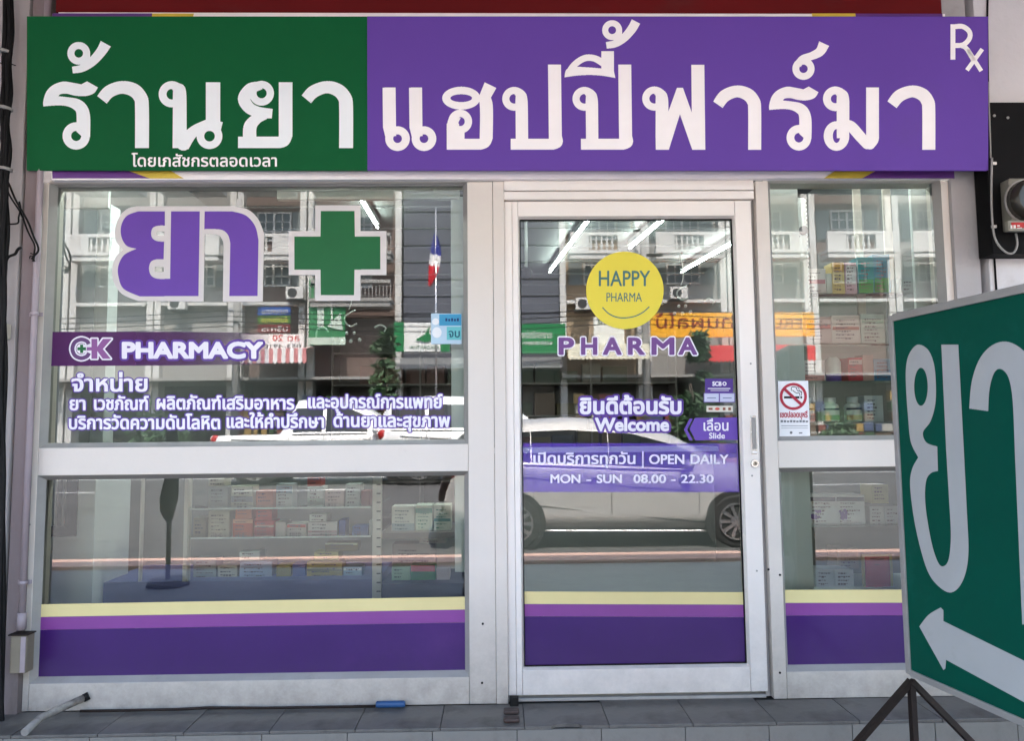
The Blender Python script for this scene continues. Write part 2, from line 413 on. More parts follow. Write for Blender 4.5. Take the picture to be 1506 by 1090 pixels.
# street
YK0 = -onz(900, 825.5, GZ+.05).y; YK1 = -onz(900, 814.5, GZ+.05).y; YCAR = -onz(900, 810, GZ).y
HBLK = GZ + (-YK0-.10)*math.tan(SUN_EL)/math.cos(math.radians(8))
ROAD2 = GZ+.40
g = MB(); g.face([(-160, YK1, GZ), (-160, -160, GZ), (160, -160, GZ), (160, YK1, GZ)]); g.build('road', m_asphalt, kind='structure')
g = MB(); g.face([(-160, YK0, GZ+.012), (160, YK0, GZ+.012), (160, 20, GZ+.012), (-160, 20, GZ+.012)]); g.build('pavement', m_pave, kind='structure')
struct('kerb', -60, 60, YK1, YK0, GZ-.05, GZ+.05, m_kerb)
struct('carriageway', -160, 160, -160, -10.4, GZ-.05, ROAD2, m_asphalt)
g = MB(); g.hexa([(-160, -10.4, GZ-.02), (160, -10.4, GZ-.02), (160, -7.6, GZ-.02), (-160, -7.6, GZ-.02), (-160, -10.4, ROAD2), (160, -10.4, ROAD2), (160, -7.6, GZ+.003), (-160, -7.6, GZ+.003)]); g.build('road_ramp', m_asphalt, kind='structure')
for k, (yy, x0, x1) in enumerate([(-11.2, -60, 60), (-15.4, -60, 60)]):
    g = MB()
    if k == 0:
        x = x0
        while x < x1: g.face([(x, yy, ROAD2+.004), (x+2.4, yy, ROAD2+.004), (x+2.4, yy-.12, ROAD2+.004), (x, yy-.12, ROAD2+.004)]); x += 5
    else: g.face([(x0, yy, ROAD2+.004), (x1, yy, ROAD2+.004), (x1, yy-.12, ROAD2+.004), (x0, yy-.12, ROAD2+.004)])
    g.build('lane_marking', m_line, kind='structure')
for x in ():
    g = MB(); g.face([(x, YK1-.05, GZ+.004), (x+.1, YK1-.05, GZ+.004), (x-1.2, -8.6, GZ+.004), (x-1.3, -8.6, GZ+.004)]); g.build('bay_marking', m_line, kind='structure')
struct('median', -60, 60, -22.6, -21.2, GZ, ROAD2+.12, m_kerb)
# step with its tiles
YS = at(900, 1066, 0)
STEP_Y = onz(900, 1066.5, FZ).y
struct('step', -4.2, 4.6, STEP_Y+.006, .10, GZ, FZ-.012, m_grout)
floor_t = thing('tiled_step', 'grey tiled step with pale riser along the foot of the shopfront', 'step', (0, -.17, 0))
TW = .327; t0 = at(770, 1040, 0).x
lastx = onz(770, 1045, FZ).x
ti = -12
joint = onz(770, 1050, FZ).x
for i in range(-12, 14):
    x0 = joint+i*TW+.0014; x1 = joint+(i+1)*TW-.0014
    b = MB(); dz = random.uniform(-.001, .001)
    if i == 0:   # the tile with the broken front edge
        a, c = x0+.10, x0+.22
        pts = [(x0, STEP_Y-.004), (a, STEP_Y-.004), (a+.02, STEP_Y+.014), (a+.06, STEP_Y+.02), (c-.01, STEP_Y+.012), (c, STEP_Y-.004), (x1, STEP_Y-.004), (x1, -.006), (x0, -.006)]
        b.prism([Vector((p[0], p[1], FZ-.012)) for p in pts], (0, 0, .012+dz)); b.build('tile', m_floor, floor_t, label='grey floor tile with a chipped front edge')
    else:
        b.box(x0, x1, STEP_Y-.004, -.006 if not (0.0 < (x0+x1)/2 < 1.2) else .03, FZ-.012, FZ+dz); b.build('tile', m_floor, floor_t, .0015)
    b = MB(); b.box(x0-.03, x1-.03, STEP_Y-.002, STEP_Y+.006, FZ-.32, FZ-.014); b.build('tile', m_nose, floor_t, .001)

# the shop building: block above, side walls, interior shell
bld = thing('shop_building', 'terraced shop building that holds the pharmacy, with pale painted pillars', 'building', (0, 4, 0))
bb = MB(); bb.box(-30, 30, -.06, 12, 3.72, HBLK); bb.build('upper_wall', m_wallL, bld)
cbox('canopy', -30, 30, -2.9, -.0602, 3.62, 3.78, m_wallL, bld)
cbox('canopy_beam', -30, 30, -3.05, -2.9, 3.38, 3.80, m_wallL, bld)
xl0 = at(40, 600, 0).x
# left jamb wall (mauve strip), pillar with its face to the street
X62 = at(62, 262, 0).x; X55 = at(55, 262, 0).x; X44 = at(44, 262, 0).x; X40 = at(40, 262, 0).x
cbox('jamb_wall', X44, X62+.005, -.03, .14, FZ-.01, 3.7, m_wallD, bld)
cbox('shadow_gap', X40-.01, X44-.001, .0, .14, GZ, 3.7, m_black, bld)
cbox('pillar', -2.72, X40, -.036, .14, GZ, 3.7, m_wallL, bld, .004)
cbox('neighbour_shutter', -6.2, -2.73, -.05, .1, 0, 3.6, mat('grey_shutter', (.13, .12, .12), .6), bld)
XP0 = at(1396, 300, 0).x; XP1 = at(1432, 300, 0).x; XG1 = at(1443, 300, 0).x
cbox('jamb_wall', XP0, XP1, -.02, .14, 0, 3.7, mat('grey_jamb_paint', (.40, .375, .375), .7, var=.1, scale=3, dirt=((.25, .22, .2), 5, .58, .5), bump=.15), bld)
cbox('shadow_gap', XP1, XG1, .06, .14, 0, 3.7, m_black, bld)
cbox('pillar', XG1, 3.3, -.03, .14, GZ, 3.7, mat('white_wall_paint', (.66, .63, .64), .75, var=.08, scale=2, dirt=((.42, .39, .38), 3, .58, .5), bump=.2, bscale=40), bld, .004)
cbox('neighbour_wall', 3.31, 7.5, -.05, .1, 0, 3.6, m_wallL, bld)
for x in (-8.2, -3.95, 6.4): cbox('arcade_column', x, x+.36, -2.95, -2.6, GZ, 3.62, m_wallL, bld, .01)
# interior shell
cbox('interior_side_wall', -2.26, -2.16, .14, 8, 0, 3.6, m_inwall, bld)
cbox('interior_side_wall', 2.28, 2.38, .14, 8, 0, 3.6, m_inwall, bld)
cbox('interior_back_wall', -2.26, 2.38, 8, 8.1, 0, 3.6, m_inwall, bld)
struct('interior_floor', -2.26, 2.38, .101, 8, 0, FZ-.004, m_infloor)
b = MB(); b.box(-2.26, 2.38, .07, 8, 3.02, 3.08)
b.build('ceiling', m_ceil, kind='structure')
for k in range(12):
    cbox('ceiling_batten', -2.16, 2.28, .5+k*.62, .53+k*.62, 3.008, 3.02, m_inwall, bld)

# red beam over the sign and lightbox fascia behind it
pb0 = at(77, 20, -.06); pb1 = at(1390, 20, -.06)
cbox('red_beam', pb0.x, pb1.x, -.036, -.002, at(746, 18.3, -.036).z, 3.72, m_red, None, label='dark red beam running above the pharmacy sign', cat='beam')
FY = -.034
fas = thing('fascia_lightbox', 'old white fascia with yellow and purple slanted ends, mostly hidden behind the new sign', 'fascia', (0, FY, at(700, 262, FY).z))
zt = at(746, 18.5, FY).z; zb = at(700, 263, FY).z
def fz(px, py): return at(px, py, FY)
b = MB(); b.box(at(76, 262, FY).x, at(1404, 262, FY).x, FY+.001, -.003, zb, zt); b.build('panel', mat('fascia_white', (.92, .86, .87), .45, var=.05, scale=2), fas)
def fpoly(name, pts, m, y):
    b = MB(); b.prism([at(x, yy, y) for x, yy in pts], (0, .0015, 0)); return b.build(name, m, fas)
m_fp = mat('fascia_purple', (.125, .03, .22), .45, var=.25, scale=2); m_fy = mat('fascia_yellow', (.64, .46, .05), .45, var=.06)
fpoly('purple_end', [(77, 19), (224, 19), (186, 250), (220, 262), (77, 262)], m_fp, FY-.001)
fpoly('yellow_stripe', [(224, 19.2), (285, 19.2), (232, 240), (270, 262), (220, 262), (186, 250)], m_fy, FY-.0035)
fpoly('purple_end', [(1386, 19), (1258, 19), (1290, 240), (1268, 262), (1404, 262)], m_fp, FY-.001)
fpoly('yellow_stripe', [(1258, 19.2), (1194, 19.2), (1245, 240), (1212, 262), (1268, 262), (1290, 250)], m_fy, FY-.0035)

# ================================================================== MAIN SIGN
P0 = at(746.5, 250, -.098); N = _F.copy()
def sg(px, py, lift=0.): return onplane(px, py, P0, N) - N*lift
sign = thing('shop_sign', 'long green and purple shop sign with big white Thai lettering above the shopfront', 'sign', sg(746, 250))
b = MB(); b.prism([sg(40, 24), sg(540, 24), sg(540, 250), sg(40, 250)], N*.013); b.build('green_panel', m_green, sign, .0015)
b = MB(); b.prism([sg(540.6, 24), sg(1453, 24), sg(1453, 250), sg(540.6, 250)], N*.013); b.build('purple_panel', m_purple, sign, .0015)
for px in (150, 450, 750, 1050, 1350):
    p = sg(px, 120) + N*.013; b = MB(); b.box(p.x-.02, p.x+.02, p.y-.002, FY+.002, p.z-.02, p.z+.02); b.build('bracket', m_steel, sign)
def tr(ox, oy, k):
    return lambda L: [[(ox+x*k, oy+y*k) for x, y in q] for q in L]
K1 = tr(0, 0, 560/1506); K2 = tr(520, 0, 480/1506); K3 = tr(960, 0, 546/1506)
sgl = lambda px, py: sg(px, py, .0012)
m_signcool = mat('sign_letter_cool_white', (.88, .90, .92), .45, var=.03, spec=.3)
def letter(polys, K, label=None): return shape('letter', K(polys), sgl, m_signcool if K is K1 else m_signwhite, sign, .35, **({'label': label} if label else {}))
def ra_body(dx=0, dy=0, kx=1, ky=1):
    P = smooth([(172, 420), (172, 398), (184, 362), (210, 336), (250, 322), (290, 327), (322, 333)], False) + [(345, 321), (388, 345)] + \
        smooth([(388, 345), (372, 368), (340, 379), (300, 378), (265, 370), (240, 372), (232, 380)], False) + \
        smooth([(232, 380), (270, 384), (312, 392), (342, 415), (357, 458), (357, 540)], False) + [(348, 560), (303, 520)] + \
        smooth([(303, 520), (303, 452), (294, 433), (268, 420), (230, 416), (172, 420)], False)
    L = [ccw(P)] + ring(302, 537, 54, 20)
    return [ccw([(dx+(x-172)*kx, dy+(y-321)*ky) for x, y in q]) for q in L]
letter(ra_body(172, 321), K1)
letter(ring(312, 210, 45, 17) + stroke([(287, 276), (325, 269), (365, 243), (400, 204), (419, 172)], [26, 30, 36, 40, 46]) + stroke([(345, 215), (343, 240), (325, 262)], [24, 24, 26]), K1)
letter(stroke([(404, 394), (432, 362), (480, 345), (528, 355), (556, 385), (562, 425), (562, 585)], [48, 50, 50, 54, 54, 55, 55]), K1)
letter(ring(680, 372, 52, 21) + stroke([(688, 338), (706, 352), (711, 380), (711, 585)], [32, 44, 54, 56]) + stroke([(843, 325), (843, 500)], 57, False) + stroke([(872, 480), (862, 520)], 20, False)
       + ring(829, 538, 51, 21) + stroke([(722, 572), (760, 525), (806, 498), (850, 482)], [60, 44, 40, 40], cap=True) + [rect(684, 560, 742, 585)], K1)
letter(ring(1035, 368, 49, 20) + stroke([(1035, 337), (992, 350), (966, 388), (984, 424), (1020, 442), (1077, 449)], [30, 46, 50, 46, 42, 38]) + stroke([(1050, 458), (1015, 470), (990, 500), (988, 548)], [26, 42, 52, 54], cap=True)
       + [rect(942, 540, 1110, 585), rect(1103, 325, 1157, 540)] + stroke([(1100, 563), (1122, 556), (1130, 535)], [45, 48, 54], cap=True), K1)
letter(stroke([(1212, 392), (1240, 362), (1290, 344), (1335, 355), (1363, 385), (1369, 425), (1369, 585)], [48, 50, 48, 52, 54, 55, 55]), K1)
def se(x): return stroke([(x, 403), (x+2, 590)], 60, False) + ring(x+39, 639, 57, 20) + stroke([(x+2, 585), (x+8, 630)], [60, 50], False)
letter(se(164) + se(286), K2)
letter(ring(497, 452, 88, 50, 53, 18) + stroke([(598, 462), (632, 392)], [50, 60], False) + stroke([(590, 440), (612, 480), (612, 640)], [46, 60, 60]) + [rect(430, 640, 590, 690)] + stroke([(585, 665), (605, 655), (612, 635)], [50, 54, 60], cap=True)
       + [rect(430, 570, 487, 690)] + ring(492, 560, 55, 21) + stroke([(457, 600), (460, 560), (478, 532)], [56, 50, 40]) + [rect(487, 606, 512, 640)] , K2)
def po(x): return ring(741+x, 455, 55, 22) + stroke([(750+x, 418), (770+x, 436), (775+x, 470), (777+x, 640)], [34, 46, 57, 57]) + [rect(725+x, 640, 925+x, 690)] + stroke([(920+x, 665), (942+x, 655), (930+x, 625)], [50, 46, 60], cap=True) + [ccw([(897+x, 297), (957+x, 297), (961+x, 640), (901+x, 640)])]
letter(po(0), K2)
letter(po(324), K2)
letter(stroke([(992, 338), (1020, 297), (1065, 268), (1110, 268), (1155, 292)], [32, 30, 30, 30, 34]) + [ccw(smooth([(973, 356), (982, 320), (1020, 308), (1085, 310), (1155, 316)], False) + [(1200, 322), (1208, 359)] + smooth([(1208, 359), (1150, 349), (1090, 345), (1030, 348), (973, 356)], False)), rect(1143, 235, 1201, 345)], K2)
letter(ring(1193, 138, 46, 18) + stroke([(1166, 208), (1208, 200), (1250, 172), (1284, 132), (1303, 98)], [30, 34, 38, 42, 44]) + stroke([(1226, 140), (1224, 165), (1206, 190)], [26, 26, 28]), K2)
letter(ring(6, 399, 49, 20) + stroke([(14, 366), (31, 382), (37, 412), (37, 560)], [32, 42, 52, 52]) + [ccw([(11, 540), (62, 455), (98, 355), (122, 355), (158, 455), (156, 262), (209, 262), (213, 607), (160, 607), (110, 463), (65, 607), (12, 607)])] , K3)
letter(stroke([(264, 424), (292, 388), (340, 370), (384, 382), (408, 410), (413, 445), (413, 607)], [46, 50, 48, 52, 53, 53, 53]), K3)
letter(ra_body(472, 350, 200/216, 260/270), K3)
letter(ring(611, 278, 45, 17) + stroke([(588, 262), (608, 238), (645, 226), (678, 208), (695, 176)], [30, 30, 32, 38, 45]), K3)
letter(ring(740, 400, 50, 18) + stroke([(748, 367), (766, 382), (771, 410), (771, 560)], [32, 42, 52, 50]) + ring(745, 551, 52, 15, 60, 28) + stroke([(758, 505), (800, 510), (840, 552), (872, 588)], [36, 44, 44, 40], cap=True) + [rect(865, 354, 917, 560)] + stroke([(891, 545), (890, 565), (880, 586)], [52, 52, 42], cap=True), K3)
letter(stroke([(970, 424), (1000, 388), (1050, 370), (1092, 382), (1114, 410), (1119, 445), (1119, 607)], [46, 50, 48, 52, 53, 53, 53]), K3)
letter([rect(1207, 97, 1227, 241)] + stroke([(1225, 107), (1258, 107), (1284, 128), (1284, 155), (1260, 180), (1225, 184)], 20) + stroke([(1250, 184), (1272, 196), (1302, 246)], 19), K3, 'large letter R of the prescription mark')
letter(stroke([(1274, 284), (1336, 198)], 17, False) + stroke([(1276, 198), (1332, 287)], 17, False), K3, 'small letter x of the prescription mark')
text('small_lettering', 'โดยเภสัชกรตลอดเวลา', 194, 407, 244.5, 13.0, sgl, m_signwhite, sign, dil=.45, step=.35)

# ================================================================== SHOPFRONT FRAMES
L1, L2, D1, D2, R1 = -1.953, -.123, .100, 1.071, 1.220
ZT, ZM1, ZM2, ZB, ZDT, ZDB = 2.423, 1.253, 1.136, .276, 2.257, .296
R2 = at(1383, 262, 0).x
def bead(x0, x1, z0, z1, parent, w=.020, d=.034, m=None, y=0.):
    """chamfered glazing bead round an opening, four mitred lengths"""
    o = [(x0, z0), (x1, z0), (x1, z1), (x0, z1)]; i = [(x0+w, z0+w), (x1-w, z0+w), (x1-w, z1-w), (x0+w, z1-w)]
    for k in range(4):
        a, b = k, (k+1) % 4; mb = MB(); g = .0006
        mb.face([(o[a][0], y+.001, o[a][1]), (o[b][0], y+.001, o[b][1]), (i[b][0], y+d, i[b][1]), (i[a][0], y+d, i[a][1])])
        mb.face([(i[a][0], y+d, i[a][1]), (i[b][0], y+d, i[b][1]), (i[b][0], y+d+.02, i[b][1]), (i[a][0], y+d+.02, i[a][1])])
        mb.build('glazing_bead', m or m_alu_d, parent)
def pane(x0, x1, z0, z1, y, parent, wav=True, name='glass_pane'):
    mb = MB(); mb.box(x0, x1, y, y+.006, z0, z1); mb.mi = [1, 1, 0, 1, 1, 1]; return mb.build(name, [m_glass, m_clear], parent)
def frame_box(name, x0, x1, y0, y1, z0, z1, m, parent, bv=.002): return cbox(name, x0, x1, y0, y1, z0, z1, m, parent, bv)
GY = .036          # front face of the glass
bayL = thing('shop_window', 'wide shop window with a purple and white logo, green cross and Thai lettering, beside the sliding door', 'window', (-1.0, 0, FZ))
XPM = at(727.5, 650, 0).x        # joint down the middle of the post
fb = FZ+.0
frame_box('frame_post', X62+.006, L1, 0, .12, fb, zb-.001, m_alu, bayL)
frame_box('frame_post', L2, XPM-.0015, 0, .12, fb, zb-.001, m_alu, bayL)
frame_box('head_rail', L1+.0012, L2-.0012, 0, .12, ZT, zb-.001, m_alu, bayL)
frame_box('middle_rail', L1+.0012, L2-.0012, .0005, .12, ZM2, ZM1, m_alu, bayL)
frame_box('bottom_rail', L1+.0012, L2-.0012, .0005, .12, fb, ZB, m_alu, bayL)
bead(L1, L2, ZM1, ZT, bayL); bead(L1, L2, ZB, ZM2, bayL)
pane(L1+.005, L2-.005, ZM1+.01, ZT-.01, GY, bayL); pane(L1+.005, L2-.005, ZB+.01, ZM2-.01, GY, bayL)
bayR = thing('shop_window', 'narrow shop window right of the sliding door with shelves of medicine behind it', 'window', (1.6, 0, FZ))
XDR = at(1112, 300, 0).x
frame_box('frame_post', XDR+.0, R1, 0, .12, fb, zb-.001, m_alu, bayR)
frame_box('frame_post', R2, XP0-.0005, 0, .12, fb, zb-.001, m_alu, bayR)
frame_box('head_rail', R1+.0012, R2-.0012, 0, .12, ZT+.012, zb-.001, m_alu, bayR)
frame_box('middle_rail', R1+.0012, R2-.0012, .0005, .12, ZM2, ZM1, m_alu, bayR)
frame_box('bottom_rail', R1+.0012, R2-.0012, .0005, .12, fb, ZB, m_alu, bayR)
bead(R1, R2, ZM1, ZT+.012, bayR); bead(R1, R2, ZB, ZM2, bayR)
pane(R1+.005, R2-.005, ZM1+.01, ZT+.002, GY, bayR); pane(R1+.005, R2-.005, ZB+.01, ZM2-.01, GY, bayR)
# door surround
dsur = thing('door_frame', 'cream aluminium door surround with stepped header above the sliding door', 'door frame', (.57, 0, FZ))
XD0 = at(741, 300, 0).x; XD1 = at(1105, 300, 0).x
frame_box('frame_post', XPM, XD0+.001, -.004, .12, fb, zb-.001, m_alu, dsur)
zh0 = at(920, 280, -.012).z; zh1 = at(920, 292.5, -.006).z; zh2 = at(920, 264.5, -.012).z
frame_box('header_track', XD0+.001, XDR-.012, -.012, .09, zh0+.002, zb-.002, m_alu_w, dsur)
frame_box('header_track', XD0+.001, XDR-.010, -.006, .09, zh1, zh0-.001, m_alu_w, dsur)
frame_box('rebate', XDR-.024, XDR-.0005, .035, .12, fb, zb-.002, m_alu_d, dsur)
frame_box('floor_track', XD0+.002, XDR-.025, .02, .11, fb-.001, fb+.012, m_alu_d, dsur)
# sliding door
door = thing('sliding_door', 'white framed glass sliding door with yellow smiley sticker and opening hours', 'door', (.58, .0, FZ+.012))
YD = .012
zd0 = at(920, 1021, YD).z; zd1 = zh1-.004; xs0 = at(757, 700, YD).x; xs1 = at(1118.5, 700, YD).x
GD = YD+.030
frame_box('brush_strip', XD0+.0015, xs0-.0012, YD+.002, YD+.04, zd0, zd1, m_alu_w, door)
frame_box('stile', xs0, D1, YD, YD+.045, zd0, zd1, m_alu_w, door)
frame_box('stile', D2, xs1, YD, YD+.045, zd0, zd1, m_alu_w, door)
frame_box('top_rail', D1+.0012, D2-.0012, YD+.0007, YD+.045, ZDT, zd1, m_alu_w, door)
frame_box('bottom_rail', D1+.0012, D2-.0012, YD+.0007, YD+.045, zd0, ZDB, m_alu_w, door)
bead(D1, D2, ZDB, ZDT, door, .010, .026, m_alu_w, YD)
frame_box('gasket', D1+.0095, D1+.013, YD+.018, GD-.001, ZDB+.01, ZDT-.01, m_rubber, door, 0)
frame_box('gasket', D2-.013, D2-.0095, YD+.018, GD-.001, ZDB+.01, ZDT-.01, m_rubber, door, 0)
frame_box('gasket', D1+.0135, D2-.0135, YD+.018, GD-.001, ZDT-.0135, ZDT-.0095, m_rubber, door, 0)
frame_box('gasket', D1+.0135, D2-.0135, YD+.018, GD-.001, ZDB+.0095, ZDB+.0135, m_rubber, door, 0)
pane(D1+.005, D2-.005, ZDB+.005, ZDT-.005, GD, door)
# recessed pull: plate with a dark upper slot and bright lip
a = at(1103, 612, YD); c = at(1113.5, 668, YD)
mb = MB(); mb.box(a.x, c.x, YD-.004, YD-.0005, c.z, a.z); mb.build('pull_plate', mat('satin_chrome', (.62, .62, .62), .25, .9, var=.05), door, .001)
mb = MB(); mb.box(a.x+.004, c.x-.003, YD-.0055, YD-.0042, c.z+.02, a.z-.006); mb.build('pull_recess', m_alu_d, door)
mb = MB(); mb.box(a.x+.002, c.x-.002, YD-.012, YD-.0042, c.z+.004, c.z+.012); mb.build('pull_lip', mat('bright_lip', (.8, .8, .8), .3, .3, var=0), door, .001)
p = at(1110, 682, YD)
lk = MB(); lk.cyl(p-Vector((0, .0005, 0)), (0, -1, 0), .0185, .006, 28, .016); lock = lk.build('lock', mat('chrome', (.7, .7, .7), .18, 1, var=0), door)
lk = MB(); lk.cyl(p-Vector((0, .0065, 0)), (0, -1, 0), .010, .004, 20, .009); lk.build('key_cylinder', mat('dull_brass', (.35, .33, .3), .3, .9, var=0), lock)
lk = MB(); lk.box(p.x-.0012, p.x+.0012, p.y-.0115, p.y-.0104, p.z-.006, p.z+.006); lk.build('keyhole', m_rubber, lock)
for px, py in ((1104, 535), (1106, 700), (1113, 840)):
    p = at(px, py, YD); s_ = MB(); s_.cyl(p, (0, -1, 0), .0042, .0018, 12); s_.build('screw', m_alu_d, door)
for par, lst in ((bayR, ((1130, 838), (1147, 990), (1147, 846))), (bayL, ((709, 1005), (710, 918), (43, 772)))):
    for px, py in lst:
        p = at(px, py, 0); s_ = MB(); s_.cyl(p, (0, -1, 0), .005, .002, 12); s_.build('screw', m_rubber, par)
# little floor guides
p = at(756, 1027, -.01); cbox('door_guide', p.x-.018, p.x+.018, -.035, -.005, FZ+.001, FZ+.034, m_rubber, None, .002, label='small black door guide block at the lower left corner of the sliding door', cat='door guide')
for k, (px, py, lab) in enumerate(((752, 1049.5, 'dark brown rubber floor stop, the one nearer the door post'), (752.5, 1061.5, 'dark brown rubber floor stop, the one nearer the edge of the step'))):
    q = onz(px, py, FZ); b = MB(); b.box(q.x-.031, q.x+.031, q.y-.022, q.y+.022, FZ+.001, FZ+.016); b.build('floor_stop', mat('brown_rubber', (.035, .02, .017), .6), None, .005, label=lab, cat='floor stop', group='rubber floor stops on the step')

# ================================================================== PRINT ON THE GLASS (inside face)
vy = GY-.0030; vyd = GD-.0030
def vm(d=0.): return plane_y(vy+d)
def vd(d=0.): return plane_y(vyd+d)
def strip(name, pts, fm, m, parent, **kw):
    b = MB(); P = [fm(x, y) for x, y in pts]; b.prism(P, (0, .0004, 0)); return b.build(name, m, parent, **kw)
def bands(parent, fm, yl, yr, x0, x1, dx0=0, dx1=0):
    nm = ('cream_stripe', 'magenta_stripe', 'purple_stripe'); ms = (m_vinyl_y, m_vinyl_m, m_vinyl_p)
    for k in range(3): strip(nm[k], [(x0, yl[k]), (x1, yr[k]), (x1, yr[k+1]-.25), (x0, yl[k+1]-.25)], fm, ms[k], parent)
bands(bayL, vm(), (889.5, 908.5, 927.5, 1006), (878, 897, 916, 996), 44, 696)
bands(door, vd(), (870.5, 889, 907, 990), (871.5, 890, 908.5, 989), 762, 1110)
bands(bayR, vm(), (868, 887.5, 906, 992), (867.5, 887, 905.5, 990), 1148, 1440)
# big ya + cross
K4 = tr(60, 260, 340/1425); K5 = tr(380, 260, 320/1342)
wout = smooth([(600, 180), (535, 195), (482, 250), (457, 330), (466, 400), (505, 450)], False) + smooth([(505, 450), (465, 490), (441, 555), (446, 640), (500, 722), (600, 765)], False) + [(1003, 770), (1011, 355)] + \
    smooth([(1011, 355), (1060, 355), (1100, 362), (1122, 395), (1127, 430)], False) + [(1122, 770), (1368, 770)] + smooth([(1376, 350), (1340, 260), (1275, 200), (1180, 180)], False)
white = [ccw(wout), rect(715, 337, 762, 360)[::-1], rect(703, 555, 758, 585)[::-1]]
white = [ccw(wout)] + [ccw(q, True) for q in ([(715, 337), (762, 337), (762, 360), (715, 360)], [(703, 555), (758, 555), (758, 585), (703, 585)])]
def fixdir(L): return L
shape('logo_outline', K4(white), vm(), m_bigw, bayL, .4)
pl = [(765, 212), (600, 212)] + smooth([(600, 212), (530, 240), (496, 300), (497, 370), (530, 425), (590, 443)], False) + smooth([(590, 443), (515, 480), (479, 545), (478, 612), (510, 690), (610, 737)], False) + [(972, 735), (980, 212), (803, 212), (797, 628)] + \
    smooth([(797, 628), (720, 628), (680, 608), (667, 565), (678, 525), (710, 509), (757, 508)], False) + [(760, 400)] + smooth([(760, 400), (715, 395), (688, 378), (680, 348), (690, 315), (722, 301), (765, 300)], False)
shape('logo_letter', K4([ccw(pl)]), vm(-.0006), m_bigp, bayL, .4)
pl = [(1010, 212), (1180, 212)] + smooth([(1180, 212), (1265, 238), (1322, 305), (1342, 390)], False) + [(1336, 735), (1162, 735), (1168, 410)] + smooth([(1168, 410), (1155, 360), (1120, 328), (1060, 321), (1008, 322)], False)
shape('logo_letter', K4([ccw(pl)]), vm(-.0006), m_bigp, bayL, .4)
shape('cross_outline', K5([ccw([(350, 175), (630, 175), (630, 335), (790, 335), (790, 605), (630, 605), (630, 765), (350, 765), (350, 605), (187, 605), (187, 335), (350, 335)])]), vm(), m_bigw, bayL, .4)
shape('green_cross', K5([ccw([(385, 210), (593, 210), (595, 367), (752, 367), (752, 570), (593, 572), (590, 730), (385, 730), (383, 572), (222, 572), (222, 367), (383, 367)])]), vm(-.0006), m_bigg, bayL, .4)
# CK PHARMACY band
strip('fading_purple_band', [(73, 488), (262, 488), (395, 490), (395, 536), (262, 537.5), (72, 538.5)], vm(.0018), m_film, bayL)
K6 = tr(60, 460, 340/1506)
Cc = stroke([(312, 205), (300, 185), (262, 174), (222, 192), (206, 235), (222, 278), (262, 296), (300, 284), (314, 262)], 26)
Kk = [ccw([(330, 170), (368, 170), (368, 222), (405, 170), (462, 170), (404, 236), (456, 300), (404, 300), (368, 250), (368, 300), (330, 300)]), rect(300, 224, 335, 246)]
shape('logo_mark_outline', K6(Cc+Kk), vm(-.0003), m_text, bayL, .35, 2.2)
shape('logo_mark', K6(Cc), vm(-.0009), mat('ink_plum', (.10, .03, .14), .5, var=0), bayL, .35)
shape('logo_mark', K6(Kk), vm(-.0009), mat('ink_orchid', (.24, .07, .26), .5, var=0), bayL, .35)
shape('logo_mark_disc', K6([ell(266, 235, 34)]), vm(-.0003), m_text, bayL, .35)
shape('logo_mark_cross', K6([rect(256, 207, 276, 263), rect(238, 225, 294, 245)]), vm(-.0012), m_bigg, bayL, .35)
def wtext(s, x0, x1, base, h, thai=True, par=bayL, fm=vm, halo=2.6, dil=.55, step=.35): return text('lettering', s, x0, x1, base, h, fm(-.0003), m_text, par, thai, dil, step, halo, fm(.0005))
wtext('PHARMACY', 181, 385, 526, 21.5, False, dil=1.9, halo=5.2)
wtext('จำหน่าย', 106, 216, 575.5, 18, dil=1.0)
for s, x0, x1 in (('ยา', 103, 125), ('เวชภัณฑ์', 139, 218), ('ผลิตภัณฑ์เสริมอาหาร', 231, 432), ('และอุปกรณ์การแพทย์', 454, 650)): wtext(s, x0, x1, 603-(x0-103)*.008, 14.5, dil=.85)
for s, x0, x1 in (('บริการวัดความดันโลหิต', 102, 323), ('และให้คำปรึกษา', 334, 476), ('ด้านยาและสุขภาพ', 491, 661)): wtext(s, x0, x1, 631-(x0-103)*.008, 14.5, dil=.85)
# door print
cx, cyy = 919, 427
st = shape('smiley_disc', [ell(cx, cyy, 57, n=64)], vd(), m_yel, door, .4)
text('lettering', 'HAPPY', 881, 956, 420.5, 22, vd(-.0006), m_teal, door, False, .35, .35)
text('lettering', 'PHARMA', 892, 944, 443.5, 13, vd(-.0006), m_teal, door, False, .1, .35)
shape('smile_line', stroke([(886, 452), (895, 461), (907, 466.5), (920, 467.5), (934, 465), (946, 459), (955, 451)], 1.7), vd(-.0006), m_teal, door, .3)
tp = mat('ink_purple', (.13, .035, .20), .5, var=0)
P = [q for ch, a, b_ in (('P', 823, 843), ('H', 856, 877), ('A', 888, 913), ('R', 925, 947), ('M', 959.5, 990.5), ('A', 999, 1024)) for q in textpolys(ch, a, b_, 521, 23.5, False)]
shape('lettering_halo', P, vd(), m_text, door, .4, 3.2); shape('lettering', P, vd(-.0006), tp, door, .4, 1.5)
wtext('ยินดีต้อนรับ', 854, 1001, 608.5, 17.5, True, door, vd, 4.2, 1.3)
wtext('Welcome', 876, 983, 633.5, 18, False, door, vd, 4.2, 1.1)
strip('opening_hours_band', [(764, 652), (1098, 652.5), (1098, 724), (764, 724)], vd(.0018), m_band, door)
def otext(s, x0, x1, base, h, thai=False, dil=.5): return text('lettering', s, x0, x1, base, h, vd(-.0003), m_text, door, thai, dil, .33)
